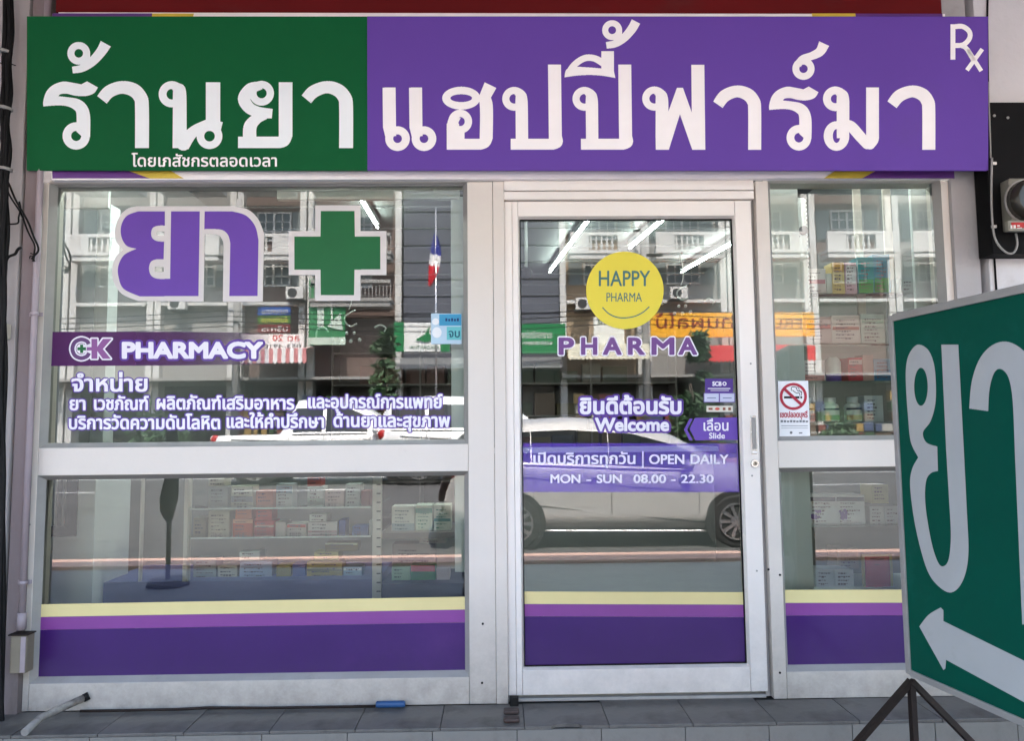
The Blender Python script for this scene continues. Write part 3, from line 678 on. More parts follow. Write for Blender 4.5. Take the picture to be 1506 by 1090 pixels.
otext('เปิดบริการทุกวัน', 785, 934, 682.5, 12.5, True, .6); otext('OPEN', 955, 1006, 682.5, 13.5); otext('DAILY', 1016, 1071, 682.5, 13.5)
shape('divider', [rect(944.5, 664, 946.5, 688)], vd(-.0003), m_text, door, .4)
otext('MON', 810, 853, 710.5, 12); otext('-', 863, 869, 710.5, 12); otext('SUN', 878, 914, 710.5, 12); otext('08.00', 932, 979, 710.5, 12); otext('-', 987, 993, 710.5, 12); otext('22.30', 1002, 1049, 710.5, 12)
shape('slide_tag', [ccw([(1022, 615), (1089, 614), (1089, 647), (1023, 648), (1014, 631)]), ccw([(1014, 616), (1019, 616), (1010.5, 632), (1019, 648), (1014, 648), (1006, 632)])], vd(), mat('tag_purple', (.12, .05, .38), .5, var=0), door, .4)
text('lettering', 'เลื่อน', 1035, 1071, 633.5, 11.5, vd(-.0006), m_text, door, True, .4, .33); text('lettering', 'Slide', 1043, 1066, 645, 8, vd(-.0006), m_text, door, False, .3, .3)
# stickers that can be peeled off: things of their own
def sticker(name, label, pts, fm, m, cat='sticker'):
    t = thing(name, label, cat, fm(*pts[2])); strip('sheet', pts, fm, m, t); return t
t = sticker('bank_sticker', 'purple bank sticker with white letters stuck on the sliding door', [(1037, 557), (1078, 557), (1078, 592), (1037, 592)], vd(), paint(84, 56, 140))
text('lettering', 'SCB', 1048, 1061, 567.5, 6, vd(-.0006), m_text, t, False, .4, .3)
shape('emblem', ring(1065.5, 564.5, 3, 1.6), vd(-.0006), m_text, t, .3)
shape('rule', [rect(1041, 571, 1074, 572.2)], vd(-.0006), m_text, t, .3); shape('rule', [rect(1045, 574.2, 1072, 575)], vd(-.0006), m_text, t, .3)
t = sticker('payment_sticker', 'pair of pale lilac payment cards stuck below the purple bank sticker', [(1035, 578), (1081, 578), (1081, 592), (1035, 592)], vd(-.001), paint(120, 100, 170))
shape('card', [rect(1036, 579, 1057, 591)], vd(-.0016), paint(205, 208, 232), t, .4); shape('card', [rect(1059, 579, 1080, 591)], vd(-.0016), paint(205, 208, 232), t, .4)
[shape('print', [q], vd(-.002), paint(60, 60, 120), t, .3) for q in (rect(1040, 585, 1053, 585.9), rect(1063, 585, 1076, 585.9))]
t = sticker('card_logo_sticker', 'thin pale strip of card logos stuck below the bank sticker', [(1039, 597), (1078, 597), (1078, 606), (1039, 606)], vd(), paint(225, 220, 205))
[shape('logo', [q], vd(-.0006), paint(150, 90, 70), t, .3) for q in (rect(1042, 600, 1048, 603), rect(1063, 599.5, 1067, 603.5), rect(1071, 599.5, 1075, 603.5))]; shape('logo', [ell(1055, 601.5, 3.5, 2)], vd(-.0006), paint(220, 90, 80), t, .3)
# no smoking notice
K7 = tr(1110, 460, 230/1090)
t = sticker('no_smoking_notice', 'white no smoking notice with red ring, lower left corner of the narrow window', [(1144, 560.5), (1188.5, 560), (1191.5, 642), (1146.5, 643)], vm(), paint(238, 236, 238))
red = paint(176, 40, 62)
shape('red_ring', K7(ring(269, 584, 95, 76)), vm(-.0012), red, t, .35); shape('red_bar', K7(stroke([(205, 530), (330, 645)], 20, False)), vm(-.0018), red, t, .35)
shape('cigarette', K7([rect(204, 583, 312, 598), rect(318, 583, 330, 598)]), vm(-.0006), m_rubber, t, .35)
shape('smoke', K7(stroke([(255, 545), (258, 520), (285, 520), (300, 545), (325, 550), (325, 578)], 5)+stroke([(262, 540), (290, 560), (310, 560), (315, 580)], 5)+stroke([(285, 522), (305, 522), (310, 540), (328, 560)], 4)), vm(-.0006), paint(60, 60, 66), t, .3)
text('lettering', 'เขตปลอดบุหรี่', 1147.5, 1187.5, 614, 6.5, vm(-.0006), red, t, True, .35, .3)
shape('small_print', [rect(1148+k*4.6, 618+(k%3)*.4, 1151.6+k*4.6, 621.4) for k in range(9)], vm(-.0006), paint(120, 120, 125), t, .3)
shape('small_print', [rect(1149, 626, 1188, 626.8), rect(1149, 629.5, 1188, 630.3), ell(1163.5, 636.5, 2), rect(1175, 636, 1180, 638)], vm(-.0006), paint(110, 110, 115), t, .3)
# blue sticker in the upper window
t = sticker('blue_sticker', 'rounded blue and white sticker near the right edge of the wide window', [(634, 461), (679, 461), (679, 506), (634, 506)], vm(-.001), filmmat('pale_blue_film', (.50, .66, .78), .85))
shape('panel', [rect(646, 462, 678.5, 479)], vm(-.0016), paint(60, 150, 190), t, .4); shape('panel', [rect(657, 480.5, 678.5, 500)], vm(-.0016), paint(105, 190, 195), t, .4)
text('lettering', 'จบ', 660, 676, 496, 9, vm(-.002), paint(20, 90, 110), t, True, .4, .3); shape('small_print', [rect(655+k*4.2, 468+(k%2), 658+k*4.2, 472.5) for k in range(5)], vm(-.002), paint(20, 60, 110), t, .3)
shape('figure_print', [ell(640.5, 473, 5), ell(642.5, 489, 7, 8)], vm(-.0016), paint(236, 238, 240), t, .4)

# ================================================================== INSIDE THE SHOP
m_tube = emis('fluorescent_tube', (.93, 1.0, .97), 9.0)
def tubelight(p, q, label):
    """batten light on the ceiling between two photo points"""
    a, b_ = onz(p[0], p[1], 2.93), onz(q[0], q[1], 2.93); d = (b_-a); n = max(1, round(d.length/1.25)); d.normalize()
    t = thing('ceiling_light', label, 'light', (a+b_)/2, 'fluorescent battens on the shop ceiling')
    side = d.cross(Vector((0, 0, 1)))*.012; L = (b_-a).length
    for k in range(n):
        s0 = a+d*(L*k/n+.02); s1 = a+d*(L*(k+1)/n-.02)
        m_ = MB(); m_.tube([s0, s1], .0065, 8); m_.build('tube', m_tube, t)
    m_ = MB(); up = Vector((0, 0, .07)); m_.hexa([a-side+up*.4, a+side+up*.4, b_+side+up*.4, b_-side+up*.4, a-side+up, a+side+up, b_+side+up, b_-side+up]); m_.build('batten', m_inwall, t)
tubelight((872, 316), (808, 401), 'long double ceiling light leaning left, seen through the door left of the smiley sticker')
tubelight((985, 316), (925, 366), 'ceiling light seen through the door above the smiley sticker')
tubelight((1082, 356), (1001, 401), 'ceiling light seen through the door right of the smiley sticker')
tubelight((528, 290), (556, 336), 'ceiling light seen through the wide window right of the green cross')
tubelight((1262, 316), (1190, 346), 'ceiling light seen through the narrow window above the shelves')
for xa, xb, lab in ((-1.75, -.45, 'unseen ceiling light added at the shop front to brighten the display cabinet'), (1.25, 2.15, 'unseen ceiling light added at the shop front to brighten the narrow window shelves')):  # unseen lamps added to brighten the stock behind the lower panes
    t = thing('ceiling_light', lab, 'light', ((xa+xb)/2, .62, 2.93), 'fluorescent battens on the shop ceiling')
    for y_ in (.58, .66): m_ = MB(); m_.tube([(xa, y_, 2.93), (xb, y_, 2.93)], .013, 8); m_.build('tube', m_tube, t)
    m_ = MB(); m_.box(xa, xb, .55, .69, 2.955, 3.015); m_.build('batten', m_inwall, t)
# dome camera hanging from the ceiling
pc = at(774, 402, 2.6); t = thing('security_camera', 'small dark dome camera on a stalk below the ceiling', 'camera', pc)
m_ = MB(); m_.cyl(pc+Vector((0, 0, .05)), (0, 0, 1), .012, 3.02-pc.z-.05); m_.build('stalk', m_white, t)
m_ = MB(); m_.sphere(pc, .05); m_.build('dome', m_rubber, t)
def pbox(name, px0, py0, px1, py1, Y, dep, m, parent=None, bv=0., **kw):
    a = at(px0, py1, Y); c = at(px1, py0, Y); return cbox(name, a.x, c.x, Y, Y+dep, a.z, c.z, m, parent, bv, **kw)
# panels and posts standing just inside the glass
pbox('side_board', 75, 296, 160, 268, .30, .02, m_white, None, label='white board under the ceiling behind the upper left corner of the wide window', cat='board') if False else None
pbox('upper_board', 84, 276, 160, 306, .25, .02, m_white, None, label='white board inside the top left corner of the wide window', cat='board')
pbox('shutter_rail', 407, 279, 676, 293, .10, .03, m_white, None, .002, label='white horizontal shutter rail inside the top of the wide window', cat='rail')
pbox('shutter_post', 664, 289, 684, 655, .11, .03, m_white, None, .002, label='white upright shutter post inside the right edge of the wide window', cat='post')
pbox('white_partition', 140, 268, 165, 893, .62, .3, m_white, None, label='white upright partition seen behind the wide window', cat='partition') if False else None
cab = thing('white_cabinet', 'tall white cabinet with a dark glazed door behind the lower left pane', 'cabinet', at(100, 885, .40))
pbox('body', 55, 690, 142, 905, .40, .35, m_white, cab, .003)
pbox('dark_opening', 70, 700, 115, 790, .393, .006, m_black, cab); pbox('frame', 74, 704, 84, 774, .386, .006, m_white, cab); pbox('frame', 90, 704, 97, 774, .386, .006, m_alu_d, cab)
tallp = pbox('curtain_post', 131, 300, 163, 668, .55, .10, m_white, None, label='pale upright post behind the letter, left in the wide window', cat='post')
# glass display cabinet with slotted upright
dc = thing('display_cabinet', 'glass display cabinet full of medicine cartons on a blue base', 'cabinet', at(400, 884, .62))
pbox('base', 143, 852, 556, 905, .50, .5, m_counter, dc)
for py, yy in ((788, .52), (745, .52)):
    a = at(278, py, yy); c = at(556, py, yy); cbox('shelf', a.x, c.x, yy-.02, yy+.42, a.z-.008, a.z, m_shelfglass, dc)
for py, yy in ((789, .515), (746, .515)): pbox('price_strip', 280, py-1, 545, py+4.5, yy-.004, .003, m_white, dc)
for px in (205, 276): pbox('post', px, 690, px+3, 856, .50, .03, m_alu, dc)
pbox('post', 268, 690, 278, 856, .49, .02, m_alu, dc)
up = pbox('slotted_upright', 547, 686, 561, 884, .44, .03, m_alu, dc)
for k in range(15):
    a = at(553, 700+k*13.1, .438); cbox('slot', a.x+.003, a.x+.022, .434, .4395, a.z-.002, a.z+.0025, m_rubber, dc)
pbox('shelf_board', 561, 783, 676, 793, .47, .4, mat('brown_shelf', (.16, .13, .12), .5), dc); pbox('shelf_board', 561, 858, 686, 884, .46, .4, mat('dark_blue_shelf', (.03, .03, .06), .5), dc)
pbox('white_pillar', 669, 696, 686, 842, .10, .03, m_white, None, .002, label='white upright post inside the right edge of the lower wide pane', cat='post')
pbox('rear_panel', 143, 690, 556, 856, 1.10, .02, mat('pale_backing', (.24, .235, .22), .6, var=.08), dc)
def carton(name, px0, py0, px1, py1, Y, dep, rgb, label, band=None, mark=None, cat='box', tilt=0, group=None):
    t = thing(name, label, cat, at((px0+px1)/2, py1, Y), group)
    pbox('carton_body', px0, py0, px1, py1, Y, dep, paint(*rgb), t, .0012)
    w, h = px1-px0, py1-py0; pf = plane_y(Y-.0012)
    if band: shape('printed_band', [rect(px0+.4, py0+h*band[0], px1-.4, py0+h*band[1])], pf, paint(*band[2]), t, .6)
    if mark:
        r_ = random.Random(int(px0*7+py0)); pl = []
        for k in range(max(2, int(h/6))):
            yy = py0+h*.16+k*5.2
            if yy+2 > py1-1: break
            x = px0+w*.14; xe = px0+w*r_.uniform(.5, .86)
            while x < xe: e = min(xe, x+r_.uniform(1.5, 4)); pl.append(rect(x, yy, e, yy+r_.choice([1, 1.4, 2.2]))); x = e+.9
        if pl: shape('print', pl, plane_y(Y-.0024), paint(*mark), t, .5)
    return t
Yc = .62
EX = [(306, 716, 336, 745, (170, 176, 176), 'grey green carton at the left end of the upper cabinet shelf'), (508, 712, 530, 745, (196, 200, 196), 'upright whitish carton near the slotted upright, upper cabinet shelf'), (531, 722, 544, 745, (150, 90, 84), 'brick red carton against the slotted upright, upper cabinet shelf'),
 (306, 704, 330, 715.5, (206, 196, 176), 'flat cream carton lying on the grey green one'), (284, 762, 303, 788, (150, 140, 120), 'brownish carton at the left end of the middle cabinet shelf'), (284, 822, 318, 852, (140, 150, 150), 'grey carton at the left end of the blue cabinet base'), (320, 832, 349, 852, (190, 184, 168), 'low cream carton between grey and pale blue ones on the base'),
 (452, 702, 472, 715.5, (190, 90, 80), 'small red carton lying on the white upper carton'), (543, 766, 547, 788, (200, 200, 200), 'thin white carton pressed against the slotted upright')]
for a, b_, c, d, col, lab in EX: carton('carton', a, b_, c, d, .63 if d < 800 else .61, .10, col, lab, None, (90, 84, 90) if c-a > 18 else None)
C = [('carton', 452, 716, 476, 745, (226, 228, 226), 'white carton on the upper cabinet shelf, left of a pinkish one', (.6, .9, (170, 190, 180))),
 ('carton', 478, 721, 506, 745, (224, 200, 200), 'pinkish white carton on the upper cabinet shelf, right of a white one', None),
 ('carton', 340, 715, 372, 745, (205, 205, 190), 'cream carton on the upper cabinet shelf above the paper leaflet', (.5, .8, (140, 150, 160))),
 ('carton', 376, 722, 402, 745, (210, 130, 110), 'salmon carton on the upper cabinet shelf beside the cream one', None),
 ('carton', 406, 712, 430, 745, (200, 206, 208), 'tall pale grey carton on the upper cabinet shelf', (.1, .4, (120, 150, 170))),
 ('leaflet_box', 306, 752, 338, 788, (196, 186, 165), 'beige printed box standing on the middle cabinet shelf', None),
 ('carton', 342, 764, 372, 788, (206, 92, 62), 'orange red carton on the middle shelf next to the beige printed box', (.0, .25, (225, 160, 130))),
 ('carton', 346, 748, 370, 763.5, (214, 120, 80), 'orange carton lying on top of an orange red carton', None),
 ('carton', 374, 766, 403, 788, (196, 60, 56), 'red carton with white lines in the middle of the cabinet shelf', (.3, .45, (225, 180, 170))),
 ('carton', 376, 750, 400, 765.5, (205, 80, 70), 'small red carton lying on the red carton with white lines', None),
 ('carton', 405, 768, 420, 788, (228, 214, 210), 'narrow white carton between the red carton and the grey ones', None),
 ('carton', 422, 770, 450, 788, (206, 196, 190), 'low grey white carton on the middle shelf', (.1, .35, (190, 70, 60))),
 ('carton', 453, 768, 496, 788, (222, 214, 214), 'wide pale carton with a pink strip on the middle shelf', (.65, .85, (205, 150, 160))),
 ('carton', 455, 757, 480, 767.5, (236, 234, 228), 'small white carton on top of the wide pale carton', None),
 ('carton', 498, 765, 508, 788, (60, 84, 160), 'narrow blue carton on the middle cabinet shelf', None),
 ('carton', 518, 774, 541, 788, (96, 120, 186), 'small light blue carton at the end of the middle shelf', None),
 ('carton', 352, 826, 400, 852, (170, 186, 214), 'pale blue carton with dark zigzag print on the blue cabinet base', None),
 ('carton', 352, 812, 382, 825.5, (205, 210, 205), 'pale flat carton on top of the zigzag carton', None),
 ('carton', 406, 832, 428, 852, (150, 140, 66), 'olive carton on the blue cabinet base', None),
 ('carton', 430, 830, 449, 852, (70, 90, 150), 'blue carton beside the olive carton on the cabinet base', None),
 ('carton', 451, 826, 503, 852, (178, 160, 84), 'mustard carton stack base on the blue cabinet base', (.45, .55, (120, 105, 50))),
 ('carton', 462, 812, 498, 825.5, (190, 180, 120), 'yellowish carton on the mustard carton', None),
 ('carton', 478, 799, 526, 811.5, (112, 98, 60), 'brown green carton, highest of the pile on the mustard carton', (.0, .2, (200, 205, 180))),
 ('carton', 505, 834, 532, 852, (150, 178, 196), 'light blue carton at the right end of the cabinet base', (.1, .3, (220, 226, 226)))]
for nm, a, b_, c, d, col, lab, bd in C: carton(nm, a, b_, c, d, Yc if d < 800 else .60, .10, col, lab, bd, (90, 80, 90) if (c-a) > 22 else None)
Yd = .55
carton('carton', 576, 745, 610, 783, Yd, .12, (214, 214, 204), 'white carton with a grey foot, leftmost on the brown shelf', (.66, .98, (160, 176, 180)), (60, 90, 100))
carton('carton', 611, 743, 636, 783, Yd, .12, (214, 224, 206), 'greenish white carton in the middle of the brown shelf', (.12, .3, (60, 140, 120)), (60, 130, 110))
carton('carton', 638, 743, 663, 783, Yd, .12, (212, 216, 200), 'greenish white carton at the right end of the brown shelf', (.5, .6, (70, 140, 130)), (60, 130, 110))
carton('carton', 577, 800, 640, 858, Yd+.14, .12, (150, 140, 142), 'large grey carton behind the green one', None, (80, 70, 80))
carton('carton', 617, 789, 656, 799.5, Yd+.14, .10, (222, 212, 206), 'flat white carton lying on the large grey carton', None, (120, 80, 90))
carton('carton', 576, 834, 603, 858, Yd, .10, (140, 176, 140), 'pale green carton with a barcode-like print at the bottom', None, (60, 90, 70))
carton('carton', 604, 832, 640, 858, Yd, .10, (46, 130, 74), 'dark green carton with a red label at the bottom', (.0, .35, (200, 70, 64)))
carton('carton', 642, 836, 661, 858, Yd, .10, (206, 190, 196), 'pinkish carton right of the dark green one', None)

# right window: shelves with cartons, bottles, a slatted duct
shl = thing('display_shelf', 'glass shelving behind the narrow window carrying cartons and bottles', 'shelf', at(1250, 860, .42))
for py0, dep in ((433, .30), (507, .34), (561, .34), (622, .36)):
    a = at(1177, py0, .36); c = at(1352, py0, .36); cbox('shelf', a.x, 2.0, .36, .36+dep, a.z-.010, a.z, m_shelfglass if py0 != 622 else mat('grey_ledge', (.30, .31, .30), .4), shl)
pbox('shelf', 1176, 771, 1350, 776, .36, .4, m_shelfglass, shl); pbox('shelf', 1176, 866, 1400, 872, .36, .4, m_white, shl)
for px in (1263, 1307): pbox('post', px, 275, px+2.2, 470, .50, .01, m_alu, shl)
pbox('panel', 1139, 262, 1172, 560, .16, .02, m_white, shl); pbox('panel', 1354, 262, 1371, 560, .20, .02, m_white, shl)
pbox('panel', 1148, 690, 1190, 869, .16, .02, m_white, shl)
pbox('back_panel', 1176, 440, 1400, 870, 1.0, .02, bpy.data.materials['pale_backing'], shl)
# concertina duct
du = thing('ribbed_duct', 'white ribbed flexible duct hanging inside the narrow window', 'duct', at(1181, 455, .30))
a = at(1173, 455, .30); c = at(1190, 290, .30); n_ = 26
m_ = MB(); cx_ = (a.x+c.x)/2; r0 = (c.x-a.x)/2
m_.lathe((cx_, .34, 0), [(r0*(1 if k % 2 else .82), a.z+(c.z-a.z)*k/(n_*2)) for k in range(n_*2+1)], 18); m_.build('ribbed_hose', m_white, du)
p = at(1181, 339, .29); m_ = MB(); m_.cyl(p, (0, -1, 0), .022, .012, 16); m_.build('dial', m_rubber, du)
m_ = MB(); m_.tube([at(1176, 347, .29), at(1166, 364, .29), at(1156, 384, .28)], .0025, 6); m_.build('stick', m_cable, du)
Yr = .44
R_ = [(1180, 395, 1214, 431, (226, 214, 214), 'white and pink carton on the top right shelf', (.45, .62, (205, 130, 140))),
 (1216, 402, 1223, 431, (206, 206, 200), 'thin grey carton on the top right shelf', None),
 (1225, 386, 1241, 432, (212, 186, 120), 'tall cream yellow carton on the top right shelf', (.0, .3, (200, 150, 70))),
 (1244, 386, 1259, 432, (206, 170, 186), 'tall pink and white carton next to the cream yellow one', (.1, .7, (214, 210, 214))),
 (1263, 378, 1285, 431, (20, 140, 150), 'tall turquoise carton with green foot', (.62, 1., (40, 150, 60))),
 (1286, 374, 1308, 430, (30, 130, 160), 'second turquoise carton with green foot, nearer the street sign', (.62, 1., (40, 150, 60))),
 (1312, 411, 1324, 430, (206, 210, 208), 'small white carton on the top right shelf left of its twin', None),
 (1327, 411, 1343, 430, (200, 204, 200), 'small white carton near the pale upright on the top right shelf', None),
 (1186, 466, 1222, 505, (226, 196, 196), 'pile of pink striped cartons at the left of the second shelf', (.3, .45, (200, 100, 100))),
 (1224, 464, 1264, 505, (232, 214, 210), 'pile of white striped cartons in the middle of the second shelf', (.4, .52, (200, 130, 120))),
 (1267, 462, 1300, 505, (214, 220, 212), 'pale greenish carton pile right on the second shelf', (.2, .3, (160, 190, 170))),
 (1180, 530, 1213, 560, (222, 210, 212), 'white carton with a pink corner on the third shelf', (.72, 1., (214, 150, 150))),
 (1248, 526, 1268, 560, (198, 56, 70), 'red carton on the third shelf', (.1, .3, (226, 190, 190))),
 (1270, 522, 1284, 560, (212, 170, 160), 'salmon carton right of the red one on the third shelf', None),
 (1286, 528, 1312, 560, (130, 176, 206), 'light blue carton at the end of the third shelf', (.5, 1., (60, 130, 180))),
 (1272, 582, 1298, 621, (226, 228, 226), 'plain white tilted card box beside the bottles', None),
 (1189, 728, 1229, 771, (226, 226, 228), 'white carton with a violet flower picture, the one nearer the white panel', (.08, .22, (90, 90, 100))),
 (1230, 728, 1271, 771, (226, 226, 228), 'white carton with a violet flower picture, the one farther from the white panel', (.08, .22, (90, 90, 100))),
 (1283, 713, 1306, 741, (206, 196, 150), 'cream carton standing on top of small white ones', None),
 (1280, 745, 1300, 771, (210, 208, 206), 'small white carton below the cream carton', None),
 (1302, 745, 1322, 771, (200, 202, 206), 'small grey white carton at the right of the lower shelf', None),
 (1200, 838, 1227, 868, (200, 206, 216), 'bluish white carton on the window sill, next to the white panel', None),
 (1229, 838, 1255, 868, (206, 208, 216), 'bluish white carton on the window sill, next to the red picture', None),
 (1232, 806, 1262, 837, (160, 150, 140), 'brown grey carton behind the sill cartons', None)]
for a, b_, c, d, col, lab, bd in R_: carton('carton', a, b_, c, d, Yr+(.10 if b_ == 806 else 0), .09 if d < 700 else .12, col, lab, bd, (110, 90, 100) if c-a > 14 else None)
for x0 in (1190, 1231):
    q = [o for o in bpy.data.objects if o.get('label', '').startswith('white carton with a violet') and abs(WPOS[o.name].x-at(x0+20, 771, Yr).x) < .03][0]
    shape('flower_print', [ell(x0+8+random.uniform(-6, 8), 757+random.uniform(-6, 7), random.uniform(1.5, 3.5)) for _ in range(12)], plane_y(Yr-.003), paint(120, 90, 160), q, .5)
fr = thing('red_picture', 'small red picture in a gold frame on the sill behind the narrow window', 'picture', at(1291, 867, .42))
pbox('frame', 1270, 815, 1312, 867, .42, .012, paint(196, 170, 100), fr, .001); pbox('picture', 1274, 819, 1308, 864, .415, .004, paint(186, 30, 52), fr)
shape('print', [rect(1280, 821, 1300, 824), rect(1286, 830, 1294, 831.5)], plane_y(.413), paint(120, 20, 30), fr, .5)
m_bot = mat('bottle_white', (.74, .75, .72), .35, var=.03)
for k, (x0, x1, top, lab, bc) in enumerate(((1183, 1202, 584, 'white medicine bottle half hidden by the no smoking notice', (150, 190, 190)), (1216, 1239, 584, 'white medicine bottle in the middle of its shelf', (150, 200, 150)), (1250, 1272, 583, 'white medicine bottle with an orange label foot', (214, 170, 130)))):
    a = at(x0, 621, Yr); c = at(x1, top, Yr); cx_ = (a.x+c.x)/2; r = (c.x-a.x)/2; H = c.z-a.z; y_ = Yr+.05
    t = thing('medicine_bottle', lab, 'bottle', (cx_, y_, a.z), 'white medicine bottles on the ledge')
    m_ = MB(); m_.lathe((cx_, y_, a.z), [(0, 0), (r*.9, 0), (r, H*.04), (r, H*.62), (r*.9, H*.70), (r*.6, H*.76), (r*.6, H*.80)], 24); m_.build('bottle_body', m_bot, t)
    m_ = MB(); m_.lathe((cx_, y_, a.z), [(r*.66, H*.79), (r*.68, H*.80), (r*.66, H*.99), (0, H)], 24); m_.build('cap', m_bot, t)
    for z0, z1, cc in ((.08, .56, (228, 232, 230)), (.08, .28, bc), (.48, .56, (70, 80, 100))):
        m_ = MB(); rr = r*(1.012 if cc == (228, 232, 230) else 1.02); rows = [[(cx_+rr*math.sin(t_), y_-rr*math.cos(t_), a.z+H*z) for t_ in [(-70+i*10)*PI/180 for i in range(15)]] for z in (z0, z1)]; m_.quadgrid(rows); m_.build('label_sheet', paint(*cc), t)
a = at(1222, 560, Yr); c = at(1242, 524, Yr); cx_ = (a.x+c.x)/2; r = (c.x-a.x)/2; H = c.z-a.z
t = thing('medicine_bottle', 'white and violet bottle on the third shelf between cartons', 'bottle', (cx_, Yr+.05, a.z))
m_ = MB(); m_.lathe((cx_, Yr+.05, a.z), [(0, 0), (r, 0), (r, H*.3)], 24); m_.build('violet_foot', paint(110, 84, 170), t)
m_ = MB(); m_.lathe((cx_, Yr+.05, a.z), [(r, H*.3), (r, H*.8), (r*.8, H*.9), (r*.5, H), (0, H)], 24); m_.build('bottle_body', m_bot, t)

# deep shelving at the back and a service counter, dimly seen through the door
ct = thing('service_counter', 'pale service counter across the middle of the shop', 'counter', (.6, 3.4, FZ))
cbox('body', -.3, 1.9, 3.4, 3.9, FZ, 1.12, m_inwall, ct); cbox('top', -.34, 1.94, 3.36, 3.94, 1.12, 1.16, m_white, ct)
bs = thing('wall_shelving', 'tall dark shelving along the back of the shop', 'shelving', (0, 5.6, FZ))
cbox('back_board', -1.9, 2.1, 5.95, 5.98, FZ, 2.5, mat('dark_board', (.08, .07, .065), .6), bs)
SHZ = [.35, .75, 1.12, 1.5, 1.88, 2.25]
for z in SHZ: cbox('shelf', -1.9, 2.1, 5.6, 5.95, z-.02, z, mat('shelf_wood', (.15, .13, .12), .5) if z == .35 else bpy.data.materials['shelf_wood'], bs)
for x in (-1.92, -.9, .1, 1.1, 2.1): cbox('upright', x, x+.02, 5.58, 5.95, FZ, 2.5, bpy.data.materials['shelf_wood'], bs)
RB = random.Random(11)
cols = [((84, 52, 46), 'reddish'), ((58, 62, 74), 'blue grey'), ((100, 98, 92), 'grey'), ((92, 82, 60), 'mustard'), ((58, 68, 58), 'olive green'), ((80, 70, 80), 'dull lilac'), ((92, 72, 58), 'brown')]
ords = 'first second third fourth fifth sixth seventh eighth ninth tenth eleventh twelfth'.split()
lv = ['lowest', 'second lowest', 'third', 'fourth', 'fifth', 'top']
for li, z in enumerate(SHZ[2:5]):
    x = -1.6; k = 0
    while x < 1.9 and k < 12:
        w = RB.uniform(.18, .30); h = RB.uniform(.12, .26); (c, cn) = RB.choice(cols)
        cbox('carton', x, x+w, 5.62, 5.78, z+.001, z+h, paint(*c), None, .002, label='%s carton, %s from the window side on the %s shelf of the back wall' % (cn, ords[k], lv[li+2]), cat='box', group='cartons on the back shelving')
        x += w+RB.uniform(.015, .06); k += 1
# hanging bead mobiles inside the glass
def mobile(cx, cy_, k, label):
    t = thing('bead_mobile', label, 'decoration', at(cx, cy_+60*k, .22)); pf = plane_y(.22)
    def cur(name, pts, r): m_ = MB(); m_.tube([at(cx+x*k, cy_+y*k, .22) for x, y in smooth(pts, False, 5)], r, 6); m_.build(name, m_white, t)
    cur('hook', [(0, -60), (-3, -52), (0, -42), (2, -20), (-2, -6)], .0022)
    cur('curl', [(8, -6), (-6, 2), (-8, 10), (0, 18), (10, 14)], .004); cur('small_curl', [(-50, 34), (-48, 22), (-38, 20), (-32, 26)], .004); cur('small_curl', [(36, 20), (44, 16), (52, 20), (50, 26)], .004)
    for x, y, n in ((-5, 28, 'bead'), (6, 28, 'bead'), (-12, 40, 'bell'), (1, 40, 'bell'), (14, 38, 'bell')): m_ = MB(); m_.sphere(at(cx+x*k, cy_+y*k, .22), .0075 if n == 'bead' else .009, 7); m_.build(n, m_white, t)
mobile(515, 462, 1., 'white bead mobile hanging behind the green cross'); mobile(1003, 425, .9, 'white bead mobile hanging behind the sliding door right of the smiley')

# ================================================================== THINGS IN FRONT OF THE SHOP
# green side sign on an iron stand
YA = -.46; A0 = at(1322, 720, YA)
dd = ray(1506, 760); tB = ((3.3+YA)*527/652)/dd.dot(_F); B0 = CAM + dd*tB
h = Vector((B0.x-A0.x, B0.y-A0.y, 0)).normalized(); NS = Vector((h.y, -h.x, 0))
if NS.dot(_F) > 0: NS = -NS
SP0 = Vector((A0.x, A0.y, 0))
def ss(px, py, lift=0.): return onplane(px, py, SP0, NS) + NS*lift
zt_, zb_ = ss(1316, 463).z, ss(1336, 991).z
Lw = 1.15
side = thing('street_sign', 'big green street sign with white Thai letters and an arrow pointing at the shop', 'sign', (A0.x, A0.y, zb_))
def sp(u, z, d=0.): return SP0 + h*u + Vector((0, 0, z)) + NS*d
m_ = MB(); m_.hexa([sp(.016, zb_+.016, 0), sp(Lw-.016, zb_+.016, 0), sp(Lw-.016, zb_+.016, -.07), sp(.016, zb_+.016, -.07), sp(.016, zt_-.016, 0), sp(Lw-.016, zt_-.016, 0), sp(Lw-.016, zt_-.016, -.07), sp(.016, zt_-.016, -.07)]); m_.build('panel', m_sideg, side)
def sbar(name, u0, u1, z0, z1): m_ = MB(); m_.hexa([sp(u0, z0, .008), sp(u1, z0, .008), sp(u1, z0, -.082), sp(u0, z0, -.082), sp(u0, z1, .008), sp(u1, z1, .008), sp(u1, z1, -.082), sp(u0, z1, -.082)]); m_.build(name, m_alu_g, side, .002)
sbar('frame_edge', -.004, .018, zb_, zt_); sbar('frame_edge', Lw-.018, Lw+.004, zb_, zt_); sbar('frame_edge', .0182, Lw-.0182, zt_-.024, zt_+.004); sbar('frame_edge', .0182, Lw-.0182, zb_-.004, zb_+.018)
sf = lambda px, py: ss(px, py, .0015)
yo = smooth([(1379, 657), (1380, 693)], False) + smooth([(1380, 693), (1370, 695), (1363, 703), (1361, 730), (1364, 762), (1372, 804), (1382, 830), (1390, 833), (1396, 822), (1399, 790), (1396, 725), (1385, 507)], False, 6)
